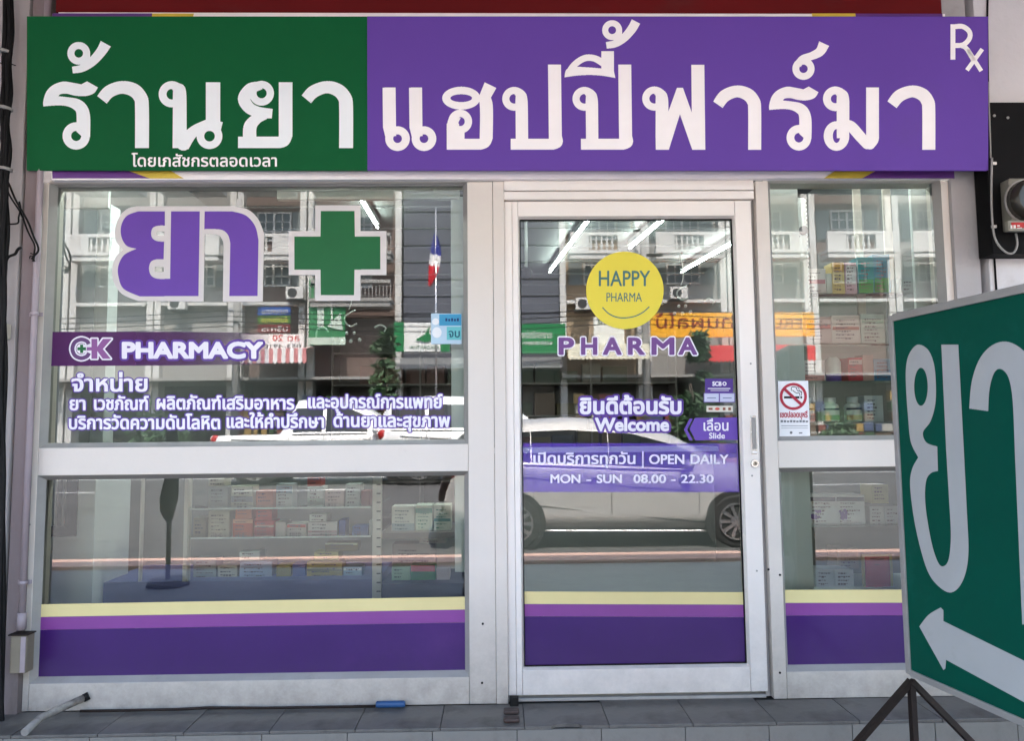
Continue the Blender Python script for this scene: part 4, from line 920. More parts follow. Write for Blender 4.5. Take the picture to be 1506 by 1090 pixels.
yo = [(1379, 657), (1380, 693)] + smooth([(1380, 693), (1370, 696), (1363, 706), (1361, 730), (1364, 762), (1372, 804), (1381, 829), (1389, 833), (1396, 822), (1399, 790), (1397, 745)], False) + [(1392, 660), (1385, 507), (1410, 507), (1418, 660)] + \
    smooth([(1418, 660), (1423, 760), (1425, 810), (1421, 842), (1411, 864), (1397, 872), (1380, 862), (1366, 843), (1355, 810), (1345, 765), (1339, 715), (1342, 690), (1351, 673)], False) + \
    smooth([(1351, 673), (1340, 650), (1336, 613), (1333, 570), (1333, 540), (1338, 520), (1350, 507), (1365, 514), (1374, 535), (1377, 565), (1376, 595), (1369, 620), (1358, 636), (1363, 651), (1379, 657)], False)
shape('letter', [ccw(yo), ell(1355, 569, 10, 28, True)], sf, m_sidew, side, .5)
ao = [(1426, 601)] + smooth([(1426, 601), (1430, 560), (1443, 525), (1465, 505), (1490, 505), (1516, 528), (1532, 575), (1536, 640)], False) + [(1550, 922), (1504, 919), (1493, 660)] + smooth([(1493, 660), (1490, 590), (1484, 556), (1473, 543), (1463, 548), (1456, 572), (1454, 605)], False)
shape('letter', [ccw(ao)], sf, m_sidew, side, .5)
arp = smooth([(1352.5, 922), (1366, 905), (1384, 894)], False) + [(1388, 898), (1388, 914), (1506, 972), (1600, 1034), (1600, 1096), (1506, 1033), (1392, 971), (1391, 984), (1388, 986)]
shape('arrow', [ccw(arp)], sf, m_sidew, side, .5)
# stand: three legs under the near-shop corner and three under the far one
stand = thing('sign_stand', 'rusty brown steel stand with splayed legs under the green street sign', 'stand', (A0.x, A0.y, 0))
def leg(a, b_, w=.021):
    a, b_ = Vector(a), Vector(b_); d = (b_-a).normalized(); s_ = d.cross(NS).normalized()*w/2; q = d.cross(s_).normalized()*w/2
    m_ = MB(); m_.hexa([a-s_-q, a+s_-q, a+s_+q, a-s_+q, b_-s_-q, b_+s_-q, b_+s_+q, b_-s_+q]); m_.build('leg', m_steel, stand)
apex = at(1340, 1000, A0.y-.0); apex = Vector((ss(1340, 1001).x, A0.y+.035, ss(1340, 1001).z))
apex = onplane(1340, 1002, Vector((0, A0.y-.02, 0)), Vector((0, 1, 0)))
for px, py in ((1262, 1092), (1345, 1092), (1428, 1092)):
    p = at(px, py, A0.y-.02); d = p-apex; leg(apex, apex+d*((apex.z-GZ-.012)/(-d.z)))
far = apex + h*.9
for dx in (-.25, 0, .25): leg(far, (far.x+dx, far.y, GZ+.012))

# meter board on the right pillar
a = at(1456, 375, -.105); c = at(1530, 153, -.105)
mb_ = thing('meter_board', 'black board screwed to the white pillar beside the sign', 'board', (a.x+.2, -.11, a.z))
cbox('board', a.x, a.x+.5, -.125, -.0302, a.z, c.z, m_black, mb_, .001)
for px, py in ((1462, 170), (1482, 173)):
    p = at(px, py, -.126); m_ = MB(); m_.cyl(p, (0, -1, 0), .006, .003, 10); m_.build('screw', m_alu_d, mb_)
mt = thing('electric_meter', 'old grey electric meter with a glass dome and red label on the black board', 'meter', at(1490, 345, -.2))
a = at(1475, 342, -.13); c = at(1545, 268, -.13)
cbox('base', a.x, c.x, -.19, -.1255, a.z, c.z, mat('bakelite', (.20, .185, .15), .5, var=.2, scale=14), mt, .008)
m_ = MB(); pcn = at(1510, 296, -.19); rr_ = pcn.x-at(1479, 296, -.19).x; m_.tube([pcn, pcn+Vector((0, -.045, 0)), pcn+Vector((0, -.06, 0))], [rr_, rr_*.96, rr_*.8], 28); m_.build('dome', mat('smoked_glass', (.03, .026, .02), .22, var=0, spec=.3), mt)
m_ = MB(); m_.tube([pcn+Vector((0, -.004, 0)), pcn+Vector((0, .004, 0))], [rr_*1.06]*2, 28); m_.build('rim', m_alu_g, mt)
a = at(1482, 338, -.192); c = at(1530, 330, -.192)
cbox('terminal_cover', a.x-.012, c.x, -.215, -.1905, a.z-.01, c.z+.012, mat('bakelite_pale', (.27, .25, .2), .5, var=.15), mt, .004)
cbox('red_label', a.x, c.x, -.2185, -.2155, a.z+.002, c.z+.002, paint(190, 40, 40), mt)
shape('print', [rect(1486, 331, 1489, 336), rect(1490.5, 331, 1494, 336), rect(1496, 331, 1500, 333), rect(1496, 334.5, 1503, 336)], plane_y(-.2195), paint(230, 220, 215), mt, .4)
m_ = MB(); m_.tube([at(x, y, -.15) for x, y in smooth([(1459, 232), (1458, 270), (1459, 320), (1464, 352), (1478, 370), (1490, 372), (1496, 360), (1494, 343)], False, 5)], .0045, 8); m_.build('meter_cable', m_alu_d, None, label='thin grey cable looping under the electric meter', cat='cable')
m_ = MB(); m_.tube([at(x, y, -.128) for x, y in smooth([(1453, 120), (1455, 170), (1457, 232)], False, 5)], .0035, 6); m_.build('thin_cable', m_alu_g, None, label='thin grey cable down the edge of the black meter board', cat='cable')
for py in (240, 333): p = at(1462, py, -.131); cbox('cable_clip', p.x-.010, p.x+.010, -.134, -.126, p.z-.006, p.z+.006, m_alu_w, mb_)
m_ = MB(); m_.tube([at(1453.5, 0-40, -.036), at(1452, 24, -.036), at(1455, 260, -.036), at(1466, 436, -.036)], .004, 6); m_.build('edge_cable', m_black, None, label='black cable down the white pillar beside the dark gap', cat='cable')

# left side: conduit, box, cables
cp = [(60, 262), (57, 420), (49, 650), (43, 800), (37, 906)]
con = thing('conduit', 'mauve painted conduit running down the wall left of the wide window', 'conduit', at(37, 930, -.05))
def xz(px, py, y): p = at(px, py, y); return p
xc = at(59.5, 262, -.045).x; zc0 = at(37, 905, -.045).z
m_ = MB(); m_.tube([(xc, -.045, 3.5), (xc, -.045, zc0)], .0135, 14); m_.build('tube', m_pipe, con)
for py in (462, 857): p = at(50, py, -.045); m_ = MB(); m_.tube([(xc, -.045, p.z-.008), (xc, -.045, p.z+.008)], .0165, 14); m_.box(xc-.03, xc+.026, -.034, -.0305, p.z-.008, p.z+.008); m_.build('clip', m_pipe, con)
zz = at(36, 926, -.045).z; m_ = MB(); m_.tube([(xc-.0, -.045, zc0+.01), (xc-.0, -.045, zc0-.02), (xc-.0, -.045, zz)], [.0165, .018, .018], 14); m_.build('coupling', m_pipe, con)
a = at(15, 990, -.07); c = at(43, 934, -.07)
jb = thing('junction_box', 'beige junction box at the foot of the mauve conduit', 'box', ((a.x+c.x)/2, -.05, a.z))
cbox('body', a.x+.004, c.x, -.085, -.0305, a.z, c.z, mat('beige_plastic', (.17, .145, .105), .5, var=.15, scale=8, dirt=(GRIME, 9, .55, .6)), jb, .004)
cbox('cover_strip', c.x-.022, c.x-.002, -.089, -.0855, a.z+.004, c.z-.004, m_pipe, jb, .001)
m_ = MB(); m_.box(a.x-.002, c.x+.006, -.092, -.031, c.z+.001, c.z+.006); m_.build('rusty_lid', m_steel, jb)
CY = -.09
def cable(label, pts, r, y=CY, name='cable', m=m_cable, cat='cable', ends=None):
    m_ = MB(); pp = smooth(pts, False, 6); m_.tube([at(x, yy, y) + Vector((0, .006*math.sin(i*.7), 0)) for i, (x, yy) in enumerate(pp)], r, 8); return m_.build(name, m, None, label=label, cat=cat)
bun = thing('cable_bundle', 'thick bundle of black cables taped together at the left edge of the shop', 'cables', at(8, 400, CY))
for k, (dx, r) in enumerate(((0, .013), (5, .010), (-4, .010), (2, .009))):
    m_ = MB(); pp = smooth([(12+dx, -60), (11+dx, 60), (8+dx, 160), (7+dx*.8, 260), (4+dx*.6, 420), (2+dx*.5, 700), (0+dx*.4, 1120)], False, 8)
    m_.tube([at(x, yy, CY-.004*k) + Vector((.004*math.sin(i*.9+k), .005*math.cos(i*.8+k*2), 0)) for i, (x, yy) in enumerate(pp)], r, 8); m_.build('strand', m_cable, bun)
for py in (77, 160, 249): p = at(10, py, CY); m_ = MB(); m_.tube([p+Vector((-.002, -.004, -.006)), p+Vector((0, -.004, .006))], .026, 12); m_.build('tape', m_alu_d, bun)
cable('outer black cable loop hanging from the bundle towards the green sign panel', [(6, 258), (22, 290), (42, 330), (55, 360), (52, 376), (45, 380)], .0042)
cable('inner black cable loop ending in a frayed tip', [(4, 262), (14, 285), (32, 318), (46, 350), (52, 370), (47, 384)], .0038)
cable('short black cable hooking back to the wall at the left edge', [(28, 296), (29, 318), (24, 328), (10, 331)], .0036)
for k, (x, y) in enumerate(((44, 372), (50, 384), (42, 380))): cable(('left', 'lowest', 'middle')[k]+' frayed wire end at the tip of the hanging cable loops', [(50, 374), ((50+x)/2, (374+y)/2), (x, y)], .0022, name='wire_end')
cable('torn black cable stub sticking up at the left edge', [(2, 395), (12, 380), (22, 372), (31, 364)], .006)
cable('small black wire crossing the pillar at the left edge', [(0, 92), (12, 93), (22, 95)], .002)
p = at(13, 487, -.04); cbox('wall_plug', p.x-.03, p.x+.008, -.085, -.0365, p.z-.035, p.z+.028, mat('ivory_plastic', (.6, .55, .45), .5), None, .003, label='small ivory plastic socket on the pillar at the left edge', cat='socket')

# stick with blue handle lying at the foot of the window
rod = thing('hook_rod', 'long thin dark rod with a blue handle lying at the foot of the wide window', 'rod', onz(400, 1040, FZ))
pr = []
for x, y in ((118, 1047), (180, 1046), (260, 1044), (308, 1041.5), (390, 1042.5), (470, 1041), (552, 1039.5)):
    q = at(x, y, -.028); pr.append(Vector((q.x, -.028, max(FZ+.008, q.z))))
m_ = MB(); m_.tube(pr, .0058, 8); m_.build('shaft', m_steel, rod)
e = at(553, 1038.5, -.028); f_ = at(596, 1037.5, -.028); zq = max(FZ+.0145, e.z)
m_ = MB(); m_.tube([(e.x, -.028, zq), (e.x+.004, -.028, zq), (f_.x-.006, -.028, zq), (f_.x, -.028, zq)], [.010, .0135, .0135, .010], 14); m_.build('handle', mat('blue_grip', (.012, .06, .17), .5, var=.15), rod)
# dirty white pipe stub coming out of the window foot
pp_ = at(126, 1026, -.002)
wp = thing('drain_pipe', 'dirty white drain pipe coming out of the window foot and sloping to the left corner', 'pipe', pp_)
q1 = onplane(60, 1056, Vector((0, -.16, 0)), Vector((0, 1, 0))); q2 = onplane(36, 1084, Vector((0, -.27, 0)), Vector((0, 1, 0)))
q1.z = max(q1.z, FZ+.016); q2.z = max(q2.z, FZ+.016)
m_ = MB(); m_.tube([pp_, pp_+(q1-pp_)*.5, q1, q2], .0145, 14); m_.build('tube', mat('dirty_pvc', (.25, .23, .21), .6, var=.3, scale=12, dirt=(GRIME, 14, .46, .8)), wp)
m_ = MB(); m_.tube([pp_+Vector((.012, .002, .006)), pp_+Vector((-.006, -.006, -.003))], .0165, 16); m_.build('collar', m_rubber, wp)

# ================================================================== THE STREET BEHIND THE CAMERA (seen mirrored in the glass)
m_tyre = mat('tyre', (.02, .02, .02), .8, var=.1); m_rim = mat('alloy_rim', (.55, .55, .56), .3, .85, var=.05); m_cglass = mat('car_window', (.012, .014, .016), .06, var=0, spec=.7)
m_dark = mat('dark_trim', (.02, .02, .02), .5, var=.1)
def interp(tab, x):
    for i in range(len(tab)-1):
        if x <= tab[i+1][0]:
            a, b_ = tab[i], tab[i+1]; t = (x-a[0])/max(1e-9, b_[0]-a[0]); t = max(0, min(1, t)); return a[1]+(b_[1]-a[1])*t
    return tab[-1][1]
def car(name, label, x0, ynear, L, Wd, roof, belt, low, wheels, wr, mpaint, glass, pillars, doors, cat='car', lights=True, rails=False):
    """side facing +y at y=ynear, front towards +x; roof/belt/low tables over length"""
    t = thing(name, label, cat, (x0+L/2, ynear-Wd/2, 0)); yc = ynear-Wd/2
    N_ = 46; rows = []
    def sect(x):
        zr, zb_, zl = interp(roof, x), interp(belt, x), interp(low, x); zb_ = min(zb_, zr-.005); e = min(1, min(x, L-x)/.45); k = .80+.20*math.sin(e*PI/2)
        hw = Wd/2*k; f = max(0, min(1, (zr-zb_)/.45))
        P = [(hw*.80, zl), (hw*.955, zl+.06), (hw*.985, zl+.20), (hw*.965, zl+(zb_-zl)*.42), (hw, zl+(zb_-zl)*.72), (hw*.985, zb_-.05), (hw*.94, zb_), (hw*(.94-.20*f), zr-.07*f-.005), (hw*(.88-.26*f), zr-.015*f), (hw*.35, zr+.005)]
        return P
    for i in range(N_+1):
        x = L*i/N_; P = sect(x); rows.append([(x0+x, yc+p[0], p[1]) for p in P] + [(x0+x, yc-p[0], p[1]) for p in reversed(P)])
    m_ = MB(); m_.smooth = True; base = m_.quadgrid(rows, True); n = len(rows[0])
    m_.f.append(tuple(base+j for j in range(n))); m_.mi.append(0); m_.sm.append(False); m_.f.append(tuple(base+N_*n+j for j in reversed(range(n)))); m_.mi.append(0); m_.sm.append(False)
    m_.build('body', mpaint, t)
    for (a, b_) in glass:        # side windows, proud of the body side by a few mm
        for sgn in (1, -1):
            up, dn = [], []
            for i in range(13):
                x = a+(b_-a)*i/12; P = sect(x); lo_, hi_ = P[6], P[7]; d_ = hi_[1]-lo_[1]
                if d_ < .1: continue
                q0 = (lo_[0]+(hi_[0]-lo_[0])*.10, lo_[1]+d_*.10); q1 = (lo_[0]+(hi_[0]-lo_[0])*.83, lo_[1]+d_*.83)
                dn.append((x0+x, yc+sgn*(q0[0]+.006), q0[1])); up.append((x0+x, yc+sgn*(q1[0]+.006), q1[1]))
            m2 = MB(); m2.quadgrid([dn, up]); m2.build('side_window', m_cglass, t)
    for x in doors:
        P = sect(x); m2 = MB(); m2.quadgrid([[(x0+x-.004+k*.008, yc+p[0]+.003, p[1]) for p in P[2:7]] for k in (0, 1)]); m2.build('door_seam', m_dark, t)
    for x in doors[1:]:
        P = sect(x-.18); m2 = MB(); m2.tube([(x0+x-.26, yc+P[5][0]+.03, P[5][1]-.06), (x0+x-.12, yc+P[5][0]+.035, P[5][1]-.05)], .014, 8); m2.build('door_handle', m_rim, t)
    for wx in wheels:
        for sgn in (1, -1):
            y1 = yc+sgn*Wd/2*.985
            m2 = MB(); m2.cyl((x0+wx, y1-sgn*.10, wr*1.02), (0, sgn, 0), wr*1.19, .112, 36); m2.build('wheel_arch', m_dark, t)
            m2 = MB(); m2.tube([(x0+wx, y1-sgn*.18, wr), (x0+wx, y1+sgn*.015, wr), (x0+wx, y1+sgn*.03, wr)], [wr, wr, wr*.93], 36); w_ = m2.build('wheel', m_tyre, t)
            m2 = MB(); yb = y1+sgn*.034
            for k in range(10):
                a0 = 2*PI*k/10; r0, r1 = wr*.14, wr*.66; wdt = wr*.055; ca, sa = math.cos(a0), math.sin(a0)
                m2.hexa([Vector((x0+wx+ca*r-sa*w2, yb+o_, wr+sa*r+ca*w2)) for o_ in (0, sgn*.012) for r, w2 in ((r0, -wdt), (r1, -wdt*1.3), (r1, wdt*1.3), (r0, wdt))])
            m2.cyl((x0+wx, yb, wr), (0, sgn, 0), wr*.17, .016, 16)
            rows_ = [[(x0+wx+math.cos(2*PI*k/36)*r, yb+o_, wr+math.sin(2*PI*k/36)*r) for k in range(36)] for r, o_ in ((wr*.64, 0), (wr*.64, sgn*.016), (wr*.71, sgn*.016), (wr*.71, 0))]; m2.quadgrid(rows_, True); m2.build('rim', m_rim, w_)
    zs_ = lambda x, k: interp(low, x)+(min(interp(belt, x), interp(roof, x)-.005)-interp(low, x))*k
    def along(nm, a, b_, k0, k1, r, mt_, off=.0):
        m2 = MB(); pp = []
        for i in range(15):
            x = a+(b_-a)*i/14; P = sect(x); k = k0+(k1-k0)*i/14; z = zs_(x, k); hw = P[3][0]+(P[4][0]-P[3][0])*max(0, min(1, (k-.42)/.3)); pp.append((x0+x, yc+hw+off, z))
        m2.tube(pp, r, 6); m2.build(nm, mt_, t)
    along('shoulder_crease', .5, L*.70, .86, .66, .010, m_dark, -.004); along('lower_crease', L*.22, L*.72, .40, .13, .014, m_dark, -.002); along('sill_strip', L*.26, L*.74, -.01, -.03, .018, m_rim, -.03)
    m2 = MB(); m2.tube([(x0+x, yc+sect(x)[6][0]+.006, sect(x)[6][1]+.01) for x in [glass[0][0]+(glass[-1][1]-glass[0][0])*i/14 for i in range(15)]], .012, 6); m2.build('window_trim', m_dark, t)
    fx = x0+L
    for sgn in (1, -1):
        P = sect(L-.14); m2 = MB(); m2.sphere((fx-.20, yc+sgn*Wd*.40, interp(belt, L-.2)-.13), .13, 8, (1.3, .7, .5)); m2.build('headlight', m_rim, t)
        m2 = MB(); m2.sphere((x0+.12, yc+sgn*Wd*.41, interp(belt, .2)-.08), .12, 8, (.9, .6, .9)); m2.build('tail_light', paint(170, 20, 24), t)
        P = sect(L*.70); m2 = MB(); m2.sphere((x0+L*.67, yc+sgn*(Wd/2+.09), interp(belt, L*.67)+.08), .1, 8, (.7, 1.1, .75)); m2.build('wing_mirror', mpaint, t)
    cbox('bumper', fx-.10, fx+.03, yc-Wd*.36, yc+Wd*.36, interp(low, L)+.08, interp(low, L)+.28, m_dark, t, .02)
    return t
m_silver = mat('champagne_metallic', (.47, .465, .455), .3, .1, var=.03, coat=.6); m_wcar = mat('white_car_paint', (.80, .80, .79), .25, var=.02, coat=.6)
xr = mir(652, 700, -YCAR).x
tc_ = 'champagne people carrier parked at the kerb, mirrored in the sliding door'
MPV = dict(roof=[(0, .95), (.08, 1.25), (.35, 1.52), (.8, 1.62), (1.6, 1.66), (2.4, 1.60), (2.95, 1.42), (3.45, 1.12), (3.9, .98), (4.3, .82), (4.5, .60)], belt=[(0, 1.06), (1, 1.04), (2.4, .97), (3.4, .94), (4.2, .80), (4.5, .58)], low=[(0, .42), (.3, .24), (4.1, .22), (4.5, .30)])
car('people_carrier', tc_, xr, YCAR-.02, 4.55, 1.72, wheels=(.88, 3.66), wr=.325, mpaint=m_silver, glass=((.32, 1.09), (1.10, 2.08), (2.09, 3.15)), pillars=(), doors=(1.12, 2.1, 3.2), **MPV)
SUV = dict(roof=[(0, 1.05), (.1, 1.5), (.3, 1.78), (1.0, 1.86), (2.4, 1.82), (2.9, 1.60), (3.3, 1.25), (3.9, 1.15), (4.5, .98), (4.7, .7)], belt=[(0, 1.12), (3.3, 1.08), (4.3, .98), (4.7, .68)], low=[(0, .45), (.3, .30), (4.3, .30), (4.7, .4)])
xs_ = mir(560, 650, 13.2).x
car('white_suv', 'white four wheel drive passing on the street, mirrored behind the people carrier', xs_, -12.4, 4.7, 1.85, wheels=(.9, 3.75), wr=.38, mpaint=m_wcar, glass=((.3, 1.0), (1.08, 2.0), (2.08, 3.0)), pillars=(), doors=(1.05, 2.04, 3.1), **SUV)
PU = dict(roof=[(0, 1.05), (1.55, 1.07), (1.62, 1.5), (1.8, 1.80), (2.9, 1.80), (3.4, 1.5), (3.75, 1.15), (4.6, 1.05), (5.1, .9), (5.2, .7)], belt=[(0, 1.04), (3.7, 1.06), (4.8, .98), (5.2, .68)], low=[(0, .50), (5.2, .42)])
xp_ = mir(318, 650, 13.2).x
car('pickup_truck', 'white pickup truck on the street, mirrored below the pharmacy lettering', xp_, -12.6, 5.2, 1.85, wheels=(1.0, 4.1), wr=.38, mpaint=m_wcar, glass=((1.75, 2.35), (2.43, 3.3)), pillars=(), doors=(1.68, 2.4, 3.5), cat='pickup', **PU)

# terrace opposite
BY = 34.0
def bx_(px, py, Y=BY): p = mir(px, py, Y); return p
wallc = [(.50, .48, .45), (.42, .36, .32), (.36, .30, .27), (.52, .50, .47)]
m_cream = mat('cream_plaster', (.27, .26, .245), .8, var=.12, scale=.5, dirt=((.3, .28, .25), .8, .55, .5)); m_brownw = mat('brown_plaster', (.15, .105, .09), .8, var=.15, scale=.5, dirt=((.12, .09, .08), .8, .55, .5))
m_whitew = mat('white_plaster', (.50, .49, .47), .75, var=.08, scale=.8); m_slate = mat('slate_cladding', (.075, .08, .10), .6, var=.15, scale=.6); m_shut = mat('grey_shutter_board', (.16, .18, .18), .6, var=.1)
m_tan = mat('tan_plaster', (.30, .22, .145), .8, var=.1, scale=.6); m_shopdark = mat('dark_shop_interior', (.08, .07, .06), .8, var=.4, scale=1.5); m_win = mat('street_window', (.04, .05, .055), .1, var=.2)
m_slit = mat('shutter_grey', (.22, .22, .22), .6); m_tree = mat('tree_leaf', (.035, .085, .028), .6, var=.5, scale=1.5); m_bark = mat('bark', (.08, .06, .045), .9)
def window(par, x0, x1, z0, z1, y, sh=True):
    cx2 = (x0+x1)/2; m_ = MB()
    fw = .09
    m_.box(x0, x1, y, y+.06, z1-fw, z1); m_.box(x0, x1, y, y+.06, z0, z0+fw); m_.box(x0, x0+fw, y, y+.06, z0+fw, z1-fw); m_.box(x1-fw, x1, y, y+.06, z0+fw, z1-fw); m_.box(cx2-fw*.6, cx2+fw*.6, y, y+.06, z0+fw, z1-fw)
    for s_ in (0, 1):
        a0 = x0+fw if s_ == 0 else cx2+fw*.6; a1 = cx2-fw*.6 if s_ == 0 else x1-fw; c = (a0+a1)/2; m_.box(c-.03, c+.03, y, y+.05, z0+fw, z1-fw)
        for k in (1, 2): z = z0+(z1-z0)*k/3; m_.box(a0, a1, y, y+.05, z-.03, z+.03)
    w_ = m_.build('window', m_whitew, par); m_ = MB(); m_.box(x0+.02, x1-.02, y-.02, y-.002, z0+.02, z1-.02); m_.build('pane', m_win, w_)
    if sh:
        for s_ in (-1, 1):
            a0 = x0-.72 if s_ < 0 else x1+.06; m_ = MB(); m_.box(a0, a0+.66, y+.01, y+.05, z0, z1)
            m_.build('shutter', m_shut, par)
def balcony(par, x0, x1, z, y, m_, rail=.95, bars=False, depth=1.0):
    s_ = MB(); s_.box(x0, x1, y, y+depth, z-.35, z); s_.box(x0-.05, x1+.05, y, y+depth+.06, z-.1, z+.06); s_.build('balcony_slab', m_, par)
    b_ = MB(); yb = y+depth-.1
    b_.box(x0, x1, yb-.1, yb+.1, z+rail-.16, z+rail)
    if bars:
        n = int((x1-x0)/.17)
        for k in range(n+1): xx = x0+(x1-x0)*k/n; b_.box(xx-.018, xx+.018, yb-.02, yb+.02, z+.06, z+rail-.16)
        b_.build('railing', m_, par)
    else:
        for q in (x0, x1-.9): b_.box(q, q+.9, yb-.09, yb+.09, z+.06, z+rail-.16)
        n = int((x1-x0-1.8)/.26)
        for k in range(n): b_.lathe((x0+1.0+k*.26, yb, z+.06), [(.05, 0), (.09, .22), (.04, .45), (.07, rail-.22)], 7)
        b_.build('balustrade', m_, par)
def townhouse(px0, px1, label, mw, z_floors, kind, zroof=15.5, ledge=None):
    x0 = bx_(px0, 600).x; x1 = bx_(px1, 600).x; y = -BY; t = thing('townhouse', label, 'building', ((x0+x1)/2, y-5, 0), 'terrace across the street')
    cbox('wall', x0, x1-.02, y-9, y, 3.6, zroof, mw, t); cbox('shop_front', x0+.1, x1-.12, y-8, y-2.2, 0, 3.59, m_shopdark, t)
    for xx in (x0, x1-.34): cbox('column', xx, xx+.32, y-.3, y+.42, 0, zroof-.1, m_whitew, t, .03)
    cbox('canopy', x0, x1-.02, y+.02, y+1.6, 3.62, 3.75, m_cream, t)
    for z in z_floors:
        cx2 = (x0+x1)/2; w = (x1-x0)
        if kind == 'white':
            window(t, cx2-.85, cx2+.85, z+.9, z+2.4, y+.02); 
            if z > z_floors[0]: balcony(t, x0+.45, x1-.47, z, y+.43, m_whitew)
            else: cbox('ledge', x0+.34, x1-.36, y, y+.5, z-.1, z+.06, m_whitew, t)
        elif kind == 'brown':
            window(t, cx2-.8, cx2+.8, z+.8, z+2.2, y+.02, False); balcony(t, x0+.4, x1-.42, z, y+.43, m_redb if z < 6 else m_cream, .95, True)
    return t
def aircon(px, py, label):
    p = bx_(px, py, BY-1.1); t = thing('air_conditioner', label, 'air conditioner', p); cbox('casing', p.x-.42, p.x+.42, p.y-.3, p.y, p.z, p.z+.58, m_whitew, t, .02)
    m_ = MB(); m_.cyl((p.x-.1, p.y+.002, p.z+.29), (0, 1, 0), .22, .02, 20); m_.build('fan_grille', m_dark, t); cbox('shelf_bracket', p.x-.4, p.x+.4, p.y-.9, p.y-.02, p.z-.05, p.z-.005, m_dark, t)
aircon(258, 462, 'white air conditioner on the town house wall between the violet letters'); aircon(1000, 446, 'white air conditioner on the cream town house, mirrored right of the yellow smiley'); aircon(432, 446, 'white air conditioner on the brown town house left of the green cross'); aircon(860, 462, 'white air conditioner on the tan town house, mirrored below the yellow smiley')
m_redb = mat('red_brown_paint', (.30, .11, .085), .7, var=.1)
# floor levels from the photo: ledge at py ~468 and balcony foot at ~392
zl_ = bx_(900, 452).z; zu_ = bx_(900, 386).z
FLW = [zl_, zu_, zu_+3.4]
townhouse(-20, 100, 'white town house with balustrades, mirrored at the left edge of the wide window', m_cream, FLW, 'white')
townhouse(102, 226, 'white town house with grey window shutters, mirrored behind the violet letters', m_cream, FLW, 'white')
townhouse(227, 346, 'white town house with a pink curtained shop, mirrored between the violet letters', m_cream, FLW, 'white')
townhouse(347, 450, 'brown plastered town house with stacked name boards, mirrored left of the green cross', m_brownw, FLW, 'white')
townhouse(452, 592, 'brown town house with red brown balcony railings, mirrored behind the green cross', m_brownw, FLW, 'brown')
bk = thing('bank_building', 'dark slate clad bank building with green signs, mirrored between window and door', 'building', (bx_(700, 600).x, -BY-5, 0))
x0, x1 = bx_(594, 600).x, bx_(824, 600).x
cbox('wall', x0, x1, -BY-10, -BY+.3, 4.1, 16, m_slate, bk); cbox('ground_floor', x0+.2, x1-.2, -BY-10, -BY-1, 0, 4.1, m_shopdark, bk); cbox('fascia', x0, x1, -BY+.3, -BY+1.6, 4.1, 4.6, m_slit, bk)
for k in range(13): cbox('joint', x0, x1, -BY+.3, -BY+.33, 5.2+k*.85, 5.24+k*.85, m_dark, bk)
townhouse(825, 948, 'tan and white town house with balustrades, mirrored behind the yellow smiley', m_tan, FLW, 'white')
townhouse(949, 1072, 'cream town house with grey shutters, mirrored at the right of the door', m_cream, FLW, 'white')
townhouse(1073, 1196, 'cream town house over a fruit shop sign, mirrored beside the door stile', m_cream, FLW, 'white')
townhouse(1197, 1320, 'cream town house mirrored in the narrow window', m_brownw, FLW, 'white')
townhouse(1321, 1450, 'cream town house at the far right, mirrored behind the green street sign', m_cream, FLW, 'white')
cbox('far_building', -60, bx_(-20, 600).x-.1, -BY-9, -BY, 0, 14, m_cream, None, label='plain pale building block farther along the opposite terrace', cat='building')
def board(label, px0, py0, px1, py1, Y, m, texts=(), thick=.15, name='name_board'):
    a = mir(px0, py1, Y); c = mir(px1, py0, Y); t = thing(name, label, 'sign', ((a.x+c.x)/2, -Y, a.z))
    cbox('panel', a.x, c.x, -Y-thick, -Y, a.z, c.z, m, t)
    for s_, x0, x1, base, hh, mm, th in texts:
        P = textpolys(s_, x0, x1, base, hh, th, flip=True)
        shape('lettering', P, lambda px, py: mir(px, py, Y-.02), mm, t, max(.45, hh/16))
    return t
wht = paint(232, 232, 228)
board('green bank sign with white lettering, mirrored at the left of the door', 764, 476, 832, 520, BY-1.7, paint(20, 120, 66), (('ธนาคารกสิกรไทย', 768, 812, 497, 8, wht, True), ('KASIKORNBANK', 764, 812, 507, 5, wht, False)))
t = board('white bank sign with green leaf mark and green ends, mirrored beside the green cross', 579, 474, 661, 517, BY-1.7, paint(226, 226, 222), (('KASIKORNTHAI', 602, 650, 513, 4.6, paint(60, 110, 80), False),))
for a, b_ in ((579, 594), (648, 661)): A_, B_ = mir(a, 517, BY-1.72), mir(b_, 474, BY-1.72); cbox('green_end', A_.x, B_.x, -BY+1.72, -BY+1.75, A_.z, B_.z, paint(20, 120, 66), t)
shape('leaf_mark', [ccw([(632, 478), (624, 492), (610, 500), (628, 503), (640, 496), (630, 490)])], lambda px, py: mir(px, py, BY-1.76), paint(20, 120, 66), t, .5)
board('small blue board, topmost of three on the brown town house', 378, 451, 426, 463, BY-1.2, paint(30, 70, 140), (('ทนายความ', 385, 422, 461, 6, wht, True),))
board('small green name board on the brown town house, middle of three', 378, 464, 426, 476, BY-1.2, paint(70, 110, 40), (('รับทำบัญชี', 384, 422, 474, 6, paint(210, 200, 90), True),))
board('small dark red name board on the brown town house, lowest of three', 378, 477, 426, 489, BY-1.2, paint(110, 30, 30), (('บริการ', 384, 422, 487, 6, wht, True),))
board('white sale board with red figures and a phone number', 345, 491, 446, 515, BY-1.9, paint(232, 228, 224), (('ลด 20', 400, 440, 501, 7, paint(200, 60, 50), True), ('053-491019', 372, 442, 512, 6, paint(60, 60, 60), False)))
t = board('green billboard with a white figure scene on the brown town house', 453, 410, 508, 508, BY-1.3, paint(60, 130, 84))
